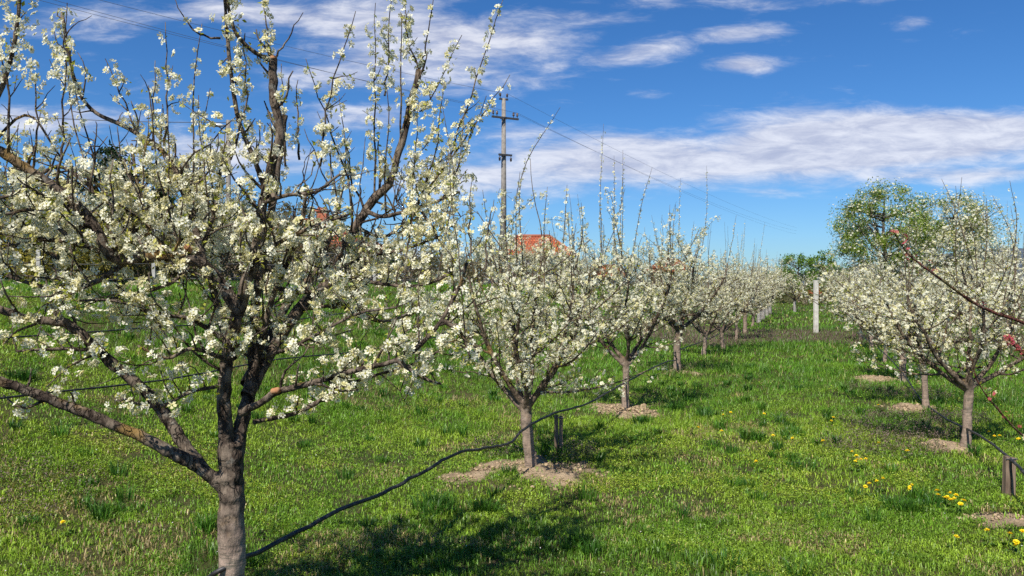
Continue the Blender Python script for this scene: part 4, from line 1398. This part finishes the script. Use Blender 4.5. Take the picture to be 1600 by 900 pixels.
hp = [at(215, 985, 3.0), at(290, 925, 3.3)] + [rowpt(*q) for q in ((345, 890), (430, 850), (530, 798), (600, 770), (660, 738), (720, 707), (775, 698), (800, 690), (822, 668), (874, 643), (915, 632), (960, 607), (1000, 585), (1040, 566), (1058, 562))]
last = hp[-1]
for q in ((2.9, 14.0, .35), (4.2, 17.6, .32), (5.5, 21.0, .3), (6.6, 24, .25)):
    hp.append(np.array([q[0], q[1], H1(q[0], q[1]) + q[2]]))
tube_thing('irrigation_hose', hp, 0.0105, 'black_rubber', 'black drip irrigation hose sagging between the trunks of the left row', 'hose', group=None, jit=0.010)
R_ROW = (1.51, 0.378)
hp = [rowpt(1655, 800, R_ROW), rowpt(1620, 760, R_ROW), rowpt(1600, 738, R_ROW), rowpt(1578, 716, R_ROW), rowpt(1545, 690, R_ROW), rowpt(1515, 672, R_ROW), rowpt(1480, 655, R_ROW), rowpt(1445, 630, R_ROW), rowpt(1430, 612, R_ROW), rowpt(1412, 585, R_ROW)]
for q in ((7.6, 16.2), (9.8, 22.4)):
    hp.append(np.array([q[0], q[1], H1(*q) + 0.25]))
tube_thing('irrigation_hose', hp, 0.0105, 'black_rubber', 'dark drip hose running past the trunks of the right row', 'hose', jit=0.006)
for k, (pv, hh, lab) in enumerate(((8.2, 0.30, 'thin black hose strung along the left slope, highest of the slope hoses'), (5.2, 0.35, 'thin black hose strung along the left slope, middle of the slope hoses'), (3.7, 0.33, 'thin black hose strung low across the grass left of the nearest trunk'))):
    pts = []
    for a in np.arange(-2, 34, 1.8):
        x = -1.14 + 0.353 * a - 0.935 * pv
        y = 3.2 + 0.935 * a + 0.353 * pv
        pts.append((x, y, H1(x, y) + hh + 0.04 * math.sin(a * 1.7)))
    tube_thing('irrigation_hose', pts, 0.009, 'black_rubber', lab, 'hose', 3, 'hoses on the left slope', 6)


def stake(px, d, h, w, label, tilt):
    x, y = on(px, d)
    gz = H1(x, y)
    root = empty('wooden_stake', (x, y, gz), label, 'stake', 'wooden hose stakes')
    rn = random.Random(px)
    for s, hh in ((-1, h), (1, h * 0.97)):
        bm = bmesh.new()
        add_box(bm, (s * w * 0.29, 0, hh / 2 - 0.06), (w * 0.46, w * 0.7, hh + 0.12), 0.0, w * 0.05)
        for v in bm.verts:
            v.co.x += v.co.z * tilt + rn.uniform(-.002, .002)
            v.co.y += rn.uniform(-.002, .002)
        bm_obj('slat', bm, MATS['stake_wood'], root)
    tb = Tubes()
    tb.add([(-w * .6 + h * tilt, -w * .4, h * 0.95), (h * tilt, -w * .45, h * 0.95), (w * .6 + h * tilt, -w * .4, h * 0.95)], [0.004] * 3, 5)
    v, t = tb.build()
    link('tie_wire', tri_mesh('tie_wire', v, t, [MATS['wire']]), root)


stake(873, 7.42, 0.36, 0.075, 'grey weathered split stake holding up the hose behind the second tree', 0.0)
stake(1577, 5.95, 0.30, 0.07, 'brown weathered split stake under the hose at the right edge', 0.02)


# ------------------------------------------------------------------ grass and weeds
def in_view(n, y0, y1, rng, margin=1.2, power=1.0):
    y = y0 + (y1 - y0) * rng.random(n) ** power
    half = y * 0.655 + margin
    x = (rng.random(n) * 2 - 1) * half
    return x, y


def grass_colour(x, y, rng):
    n = len(x)
    a = fbm(x, y, 0.9, 0)
    b = fbm(x, y, 0.33, 2)
    c = fbm(x, y, 3.5, 4)
    lush = np.array([0.060, 0.165, 0.013])
    mid = np.array([0.118, 0.262, 0.019])
    yel = np.array([0.27, 0.40, 0.035])
    straw = np.array([0.42, 0.33, 0.15])
    far = sstep(7, 12, y)
    w_y = np.clip(sstep(0.40, 0.62, a * 0.6 + b * 0.4) * (1 - 0.65 * far) + 0.25 * (1 - far), 0, 1)
    col = mid + (yel - mid) * w_y[:, None]
    w_l = sstep(0.50, 0.66, b * 0.5 + c * 0.5) * 0.8
    col = col + (lush - col) * w_l[:, None]
    left = sstep(0.2, -2.2, x) if False else 1 - sstep(-2.6, 0.6, x)
    dry = sstep(0.56, 0.70, fbm(x, y, 0.55, 3) + 0.17 * left * (1 - sstep(4.4, 6.5, y)) - 0.12 * far)
    is_dry = rng.random(n) < (0.03 + 0.45 * dry)
    col[is_dry] = straw * (0.6 + 0.6 * rng.random((is_dry.sum(), 1)))
    col = col * (0.45 + 1.0 * rng.random((n, 1)))
    return col, dry, w_l


def make_grass():
    rng = np.random.default_rng(99)
    V, T, Cc = [], [], []
    off = 0
    bands = [  # n, y range, length, width, five point blade
        (170000, 2.2, 5.5, 0.046, 0.0040, True), (210000, 4.5, 9.5, 0.050, 0.0056, True), (210000, 8.0, 16, 0.085, 0.0095, False), (170000, 14, 30, 0.105, 0.018, False), (110000, 27, 75, 0.13, 0.045, False)]
    for n, y0, y1, L0, w0, five in bands:
        x, y = in_view(n, y0, y1, rng, 1.2 if y0 < 20 else 6)
        # gather into tufts
        k = rng.random(n) < 0.6
        cx, cy = np.round(x / 0.11), np.round(y / 0.11)
        jit = VN[5](cx * 7.3, cy * 3.1, 1.0), VN[6](cx * 5.7, cy * 9.1, 1.0)
        tx, ty = cx * 0.11 + (jit[0] - .5) * 0.1, cy * 0.11 + (jit[1] - .5) * 0.1
        spread = 0.030
        x = np.where(k, tx + rng.normal(0, spread, n), x)
        y = np.where(k, ty + rng.normal(0, spread, n), y)
        sm = soil_mask(x, y)
        st = strip_mask(x, y)
        bare = 1 - sstep(0.27, 0.36, fbm(x, y, 0.6, 5))
        keep = (rng.random(n) > sm * 0.955) & (rng.random(n) > st * 0.5) & (rng.random(n) > bare * 0.55)
        x, y, st = x[keep], y[keep], st[keep]
        n = len(x)
        col, dry, lush = grass_colour(x, y, rng)
        pl = st * 0.7
        pr = rng.random(n) < pl
        col[pr] = np.array([0.13, 0.085, 0.065]) * (0.6 + 0.7 * rng.random((pr.sum(), 1)))
        hz = H(x, y)
        patch = fbm(x, y, 0.5, 1)
        L = L0 * (0.45 + 0.75 * rng.random(n)) * (0.6 + 0.9 * patch) * (1 + 0.7 * lush)
        lift = sstep(8, 14, y)
        L = L * (1 + 0.25 * lift)
        az = rng.random(n) * 2 * PI
        lean = 0.25 + 0.95 * rng.random(n) * (1 - 0.45 * lush)
        dx, dy = np.cos(az), np.sin(az)
        fa = az + PI / 2 + rng.normal(0, 0.5, n)
        wx, wy = np.cos(fa), np.sin(fa)
        w = w0 * (0.6 + 0.8 * rng.random(n)) / 2
        b = np.stack([x, y, hz - 0.006], 1)
        wv = np.stack([wx * w, wy * w, np.zeros(n)], 1)
        tip = b + np.stack([dx * lean * L * 0.8, dy * lean * L * 0.8, L * np.maximum(0.25, 1 - 0.6 * lean)], 1)
        dk = np.clip(col, 0, 1)
        if five:
            m = b + np.stack([dx * lean * L * 0.25, dy * lean * L * 0.25, L * 0.58], 1)
            v = np.stack([b - wv, b + wv, m - wv * 0.85, m + wv * 0.85, tip], 1).reshape(-1, 3)
            tt = np.array([(0, 1, 3), (0, 3, 2), (2, 3, 4)])
            kk = 5
        else:
            v = np.stack([b - wv, b + wv, tip], 1).reshape(-1, 3)
            tt = np.array([(0, 1, 2)])
            kk = 3
        V.append(v)
        T.append((tt[None] + (np.arange(n) * kk)[:, None, None]).reshape(-1, 3) + off)
        Cc.append(np.repeat(dk, kk, 0))
        off += len(v)
    o = link('grass', tri_mesh('grass', np.concatenate(V), np.concatenate(T), [MATS['grass']], col=np.concatenate(Cc)))
    tag(o, 'fresh spring grass of the orchard floor with straw coloured patches', 'grass', kind='stuff')


make_grass()


def make_weeds():
    """small leafy ground cover between the blades"""
    rng = np.random.default_rng(123)
    P, N, Sz, Cl = [], [], [], []
    for n, y0, y1, s0 in ((380000, 2.4, 6.5, 0.0115), (300000, 5.5, 12, 0.016), (120000, 10, 22, 0.028)):
        x, y = in_view(n, y0, y1, rng)
        a = fbm(x, y, 0.7, 2)
        keep = (rng.random(n) < sstep(0.34, 0.54, a)) & (rng.random(n) > 0.8 * sstep(7, 14, y)) & (rng.random(n) > soil_mask(x, y) * 0.99) & (fbm(x, y, 0.6, 5) > 0.33)
        x, y = x[keep], y[keep]
        m = len(x)
        z = H(x, y) + 0.006 + 0.062 * rng.random(m) ** 1.2 * sstep(0.25, 0.8, fbm(x, y, 0.16, 1))
        P.append(np.stack([x, y, z], 1))
        N.append(nrm(rng.normal(0, 0.7, (m, 3)) + np.array([0, 0, 1.0])))
        Sz.append(s0 * (0.5 + 0.9 * rng.random(m)))
        g = rng.random((m, 1))
        hue = sstep(0.4, 0.65, fbm(x, y, 1.1, 4))[:, None]
        base = np.array([0.17, 0.30, 0.025]) * (1 - hue) + np.array([0.33, 0.42, 0.04]) * hue
        Cl.append(base * (0.35 + 1.0 * g))
    rg = np.random.default_rng(4)
    v, t, c = leaf_cards(np.concatenate(P), np.concatenate(N), np.concatenate(Sz), rg, np.concatenate(Cl))
    o = link('ground_weeds', tri_mesh('ground_weeds', v, t, [MATS['grass']], col=c))
    tag(o, 'low yellow-green leafy weeds mixed into the grass', 'weeds', kind='stuff')


make_weeds()


def make_tufts():
    """taller dark green clumps standing out of the short grass"""
    rng = np.random.default_rng(202)
    xs, ys, hs = [], [], []
    cx, cy = in_view(650, 3.4, 19, rng, 1.2, 0.8)
    keep = (fbm(cx, cy, 1.3, 1) > 0.47) & (soil_mask(cx, cy) < 0.2)
    cx, cy = cx[keep], cy[keep]
    fixed = [(1430, 800), (680, 815), (740, 805), (1230, 680), (330, 830), (160, 820), (1050, 640), (1100, 650), (40, 700), (900, 870), (1180, 690), (1075, 625), (1440, 790), (1405, 800), (1000, 660), (700, 800)]
    fx = np.array([on(px, F * CAMH / (py - HY)) for px, py in fixed])
    fx = np.concatenate([fx + rng.normal(0, 0.07, fx.shape) for _ in range(5)])
    cx, cy = np.concatenate([cx, fx[:, 0]]), np.concatenate([cy, fx[:, 1]])
    m = len(cx)
    k = 46
    R = (0.03 + 0.05 * rng.random(m))[:, None]
    a = rng.random((m, k)) * 2 * PI
    r = R * np.sqrt(rng.random((m, k)))
    x, y = (cx[:, None] + np.cos(a) * r).ravel(), (cy[:, None] + np.sin(a) * r).ravel()
    n = m * k
    L = ((0.07 + 0.09 * rng.random(m))[:, None] * (0.6 + 0.6 * rng.random((m, k)))).ravel()
    w = (0.0022 + 0.0016 * rng.random(n)) * np.clip(y / 6, 1, 2.2)
    az = a.ravel() + rng.normal(0, 0.6, n)
    lean = 0.15 + 0.75 * rng.random(n)
    dx, dy = np.cos(az), np.sin(az)
    fa = rng.random(n) * 2 * PI
    wv = np.stack([np.cos(fa) * w, np.sin(fa) * w, np.zeros(n)], 1)
    b = np.stack([x, y, H(x, y) - 0.005], 1)
    mm = b + np.stack([dx * lean * L * 0.25, dy * lean * L * 0.25, L * 0.58], 1)
    tip = b + np.stack([dx * lean * L * 0.85, dy * lean * L * 0.85, L * (1 - 0.4 * lean)], 1)
    v = np.stack([b - wv, b + wv, mm - wv * 0.85, mm + wv * 0.85, tip], 1).reshape(-1, 3)
    tt = np.array([(0, 1, 3), (0, 3, 2), (2, 3, 4)])
    t = (tt[None] + (np.arange(n) * 5)[:, None, None]).reshape(-1, 3)
    hue = np.repeat(rng.random(m), k)[:, None]
    col = (np.array([0.035, 0.11, 0.014]) * (1 - hue) + np.array([0.08, 0.19, 0.016]) * hue) * (0.5 + 0.9 * rng.random((n, 1)))
    o = link('grass_tufts', tri_mesh('grass_tufts', v, t, [MATS['grass']], col=np.repeat(col, 5, 0)))
    tag(o, 'taller dark green grass tufts standing in the lawn', 'grass', kind='stuff')


make_tufts()


def make_clods():
    """crumbs and clods of dug clay round the trunks"""
    rng = np.random.default_rng(71)
    x, y, r = [], [], []
    for sx, sy, rx, ry in SOIL[:7]:
        n = int(1500 * min(1, rx * ry / 0.4))
        a, q = rng.random(n) * 2 * PI, np.sqrt(rng.random(n)) * 1.15
        xx, yy = sx + np.cos(a) * q * rx, sy + np.sin(a) * q * ry
        m = soil_mask(xx, yy)
        k = rng.random(n) < 0.04 + 0.8 * m
        x.append(xx[k])
        y.append(yy[k])
        r.append((0.003 + 0.013 * rng.random(k.sum()) ** 4 + 0.003 * rng.random(k.sum())) * (1 + 0.5 * (sy > 9)))
    x, y, r = np.concatenate(x), np.concatenate(y), np.concatenate(r)
    n = len(x)
    bm = bmesh.new()
    bmesh.ops.create_icosphere(bm, subdivisions=1, radius=1)
    bv = np.array([v.co[:] for v in bm.verts])
    bt = np.array([[v.index for v in f.verts] for f in bm.faces])
    bm.free()
    sc = (0.55 + 0.9 * rng.random((n, len(bv), 1)))
    v = bv[None] * sc * r[:, None, None] * np.array([1.2, 1.2, 0.75]) + np.stack([x, y, H(x, y) + r * 0.25], 1)[:, None, :]
    t = (bt[None] + (np.arange(n) * len(bv))[:, None, None]).reshape(-1, 3)
    c = np.array([0.36, 0.265, 0.165])[None] * (0.55 + 0.6 * rng.random((n, 1)))
    o = link('soil_clods', tri_mesh('soil_clods', v.reshape(-1, 3), t, [MATS['dry_soil']], col=np.repeat(c, len(bv), 0)))
    tag(o, 'crumbs and clods of pale dug clay round the plum trunks', 'soil', kind='stuff')


make_clods()


def make_nettle():
    """dull purple dead nettle in drifts under the right row and in the far strip"""
    rng = np.random.default_rng(31)
    xs, ys = [], []
    for cx, cy, rx, ry, n in ((4.1, 8.6, 0.85, 0.7, 1100), (3.55, 7.6, 0.6, 0.5, 450), (4.9, 9.3, 0.7, 0.5, 900), (5.6, 11.5, 0.7, 0.8, 700), (-3.3, 5.4, 0.5, 0.5, 250), (0.45, 7.35, 0.35, 0.4, 250), (2.9, 14.6, 0.9, 0.7, 600), (-0.3, 7.4, 0.4, 0.35, 350)):
        a, r = rng.random(n) * 2 * PI, np.sqrt(rng.random(n))
        x, y = cx + np.cos(a) * r * rx, cy + np.sin(a) * r * ry
        k = fbm(x, y, 0.35, 2) > 0.42
        xs.append(x[k])
        ys.append(y[k])
    x, y = in_view(26000, 18, 34, rng)
    k = rng.random(len(x)) < strip_mask(x, y) * 0.9
    xs.append(x[k])
    ys.append(y[k])
    x, y = np.concatenate(xs), np.concatenate(ys)
    n = len(x)
    hz = H(x, y)
    ht = 0.05 + 0.10 * rng.random(n)
    P, N, Sz, Cl = [], [], [], []
    for lev in range(6):
        f = lev / 5
        z = hz + ht * (0.25 + 0.75 * f)
        P.append(np.stack([x + rng.normal(0, .008, n), y + rng.normal(0, .008, n), z], 1))
        N.append(nrm(rng.normal(0, 0.5, (n, 3)) + np.array([0, 0, 0.9])))
        big = np.where(y > 16, 1.7, 1.0)
        Sz.append((0.021 - 0.006 * f) * (0.6 + 0.8 * rng.random(n)) * big)
        ca, cb = np.array([0.09, 0.12, 0.03]), np.array([0.23, 0.15, 0.14])
        Cl.append((ca + (cb - ca) * (f ** 0.7)) * (0.65 + 0.6 * rng.random((n, 1))))
    v, t, c = leaf_cards(np.concatenate(P), np.concatenate(N), np.concatenate(Sz), rng, np.concatenate(Cl))
    o = link('dead_nettle', tri_mesh('dead_nettle', v, t, [MATS['foliage']], col=c))
    tag(o, 'dull purple dead nettle in drifts under the right row and along the far strip', 'weeds', kind='stuff')


make_nettle()


def make_petals():
    rng = np.random.default_rng(61)
    n = 2600
    x, y = in_view(n, 3.2, 10, rng)
    k = rng.random(n) < 0.06 + 0.5 * sstep(0.5, 0.65, fbm(x, y, 0.8, 3)) * (1 - sstep(-2.5, 1.5, x) * 0.75)
    x, y = x[k], y[k]
    m = len(x)
    P = np.stack([x, y, H(x, y) + 0.02 + 0.035 * rng.random(m)], 1)
    v, t, c = leaf_cards(P, nrm(rng.normal(0, .5, (m, 3)) + np.array([0, 0, 1])), 0.008 + 0.007 * rng.random(m), rng, np.tile([0.75, 0.72, 0.68], (m, 1)) * (0.8 + 0.3 * rng.random((m, 1))))
    o = link('fallen_petals', tri_mesh('fallen_petals', v, t, [MATS['dry_petal']], col=np.clip(c, 0, .85)))
    tag(o, 'scattered white fallen petals lying in the grass', 'petals', kind='stuff')


make_petals()


# ------------------------------------------------------------------ dandelions
def dandelion_mesh(seed):
    rng = np.random.default_rng(seed)
    V, T, M = [], [], []
    tb = Tubes()
    tb.add([(0, 0, -0.02), (0.004, 0, 0.05), (0.0, 0.003, 0.098)], [0.0025, 0.0022, 0.002], 5)
    v, t = tb.build()
    V.append(v)
    T.append(t)
    M.append(np.zeros(len(t), int))
    off = len(v)
    for ring, (n, r, z) in enumerate(((16, 0.021, 0.000), (13, 0.017, 0.006), (9, 0.011, 0.010))):
        for k in range(n):
            a = 2 * PI * (k + 0.5 * ring) / n + rng.normal(0, .08)
            ca, sa = math.cos(a), math.sin(a)
            w = 0.0032
            rr_ = r * rng.uniform(0.88, 1.1)
            q = np.array([(-sa * w * .5, ca * w * .5, 0.098 + z * .4), (sa * w * .5, -ca * w * .5, 0.098 + z * .4), (ca * rr_ + sa * w, sa * rr_ - ca * w, 0.101 + z + rng.uniform(-.002, .003)), (ca * rr_ - sa * w, sa * rr_ + ca * w, 0.101 + z + rng.uniform(-.002, .003))])
            V.append(q)
            T.append(np.array([(0, 1, 2), (0, 2, 3)]) + off)
            M.append(np.ones(2, int))
            off += 4
    for k in range(7):                           # rosette leaves
        a = 2 * PI * k / 7 + rng.normal(0, .2)
        o = np.array([math.cos(a), math.sin(a), 0])
        s = np.array([-o[1], o[0], 0])
        L = rng.uniform(0.05, 0.085)
        q = np.array([o * 0.004, o * L * .55 + s * .010 + np.array([0, 0, .025]), o * L + np.array([0, 0, .012]), o * L * .55 - s * .010 + np.array([0, 0, .025])])
        V.append(q)
        T.append(np.array([(0, 1, 2), (0, 2, 3)]) + off)
        M.append(np.full(2, 2))
        off += 4
    v = np.concatenate(V)
    col = np.tile([0.07, 0.14, 0.02], (len(v), 1))
    return tri_mesh('dandelion', v, np.concatenate(T), [MATS['foliage'], MATS['dandelion_yellow'], MATS['foliage']], np.concatenate(M), col)


DM = [dandelion_mesh(s) for s in (1, 2, 3)]
rd = random.Random(17)
DSETS = [('dandelion with open yellow head in the dense yellow cluster beside the right stake', 'dandelions of the dense cluster at lower right', [(1462, 772), (1470, 775), (1478, 778), (1486, 780), (1494, 781), (1502, 783), (1482, 772), (1490, 775), (1466, 769), (1500, 779)]),
         ('yellow dandelion in the small pair of clumps left of the dense cluster', 'dandelions left of the dense cluster', [(1355, 760), (1362, 758), (1374, 752), (1378, 750), (1420, 760), (1428, 762), (1432, 760)]),
         ('yellow dandelion in the loose clump before the purple weeds', 'dandelions before the purple weeds', [(1333, 707), (1340, 712), (1346, 717), (1350, 716), (1344, 718), (1373, 692), (1420, 705), (1336, 720)]),
         ('yellow dandelion scattered in the grass lane between the rows', 'dandelions of the grass lane', [(1140, 645), (1133, 648), (1208, 680), (1243, 682), (1126, 672), (1300, 653), (1297, 656), (1186, 722), (1085, 668), (1192, 645), (1290, 690), (1375, 632)]),
         ('yellow dandelion in the grass right of the grey trunk at the right edge', 'dandelions at the right edge', [(1555, 680), (1560, 682), (1548, 676), (1590, 687), (1596, 686), (1551, 690)]),
         ('yellow dandelion on the clay patch in the lower right corner', 'dandelions of the lower right corner', [(1491, 836), (1545, 832), (1575, 832), (1590, 830), (1585, 843), (1598, 852)]),
         ('lone orange-yellow dandelion in the dry grass at lower left', None, [(101, 815)])]
for lab, grp, pts in DSETS:
    for px, py in pts:
        d = F * CAMH / (py - HY + 8)
        for _ in range(6):
            x, y = on(px, d)
            hh = H1(x, y) + 0.09
            d = F * (CAMH - hh) / (py - HY)
        x, y = on(px, d)
        o = link('dandelion', DM[rd.randint(0, 2)])
        s = rd.uniform(0.62, 0.95)
        o.location = (x, y, H1(x, y))
        o.scale = (s, s, rd.uniform(0.8, 1.0))
        o.rotation_euler = (rd.uniform(-.45, 0.1), rd.uniform(-.2, .2), rd.uniform(0, 6.28))
        tag(o, lab, 'dandelion', grp)
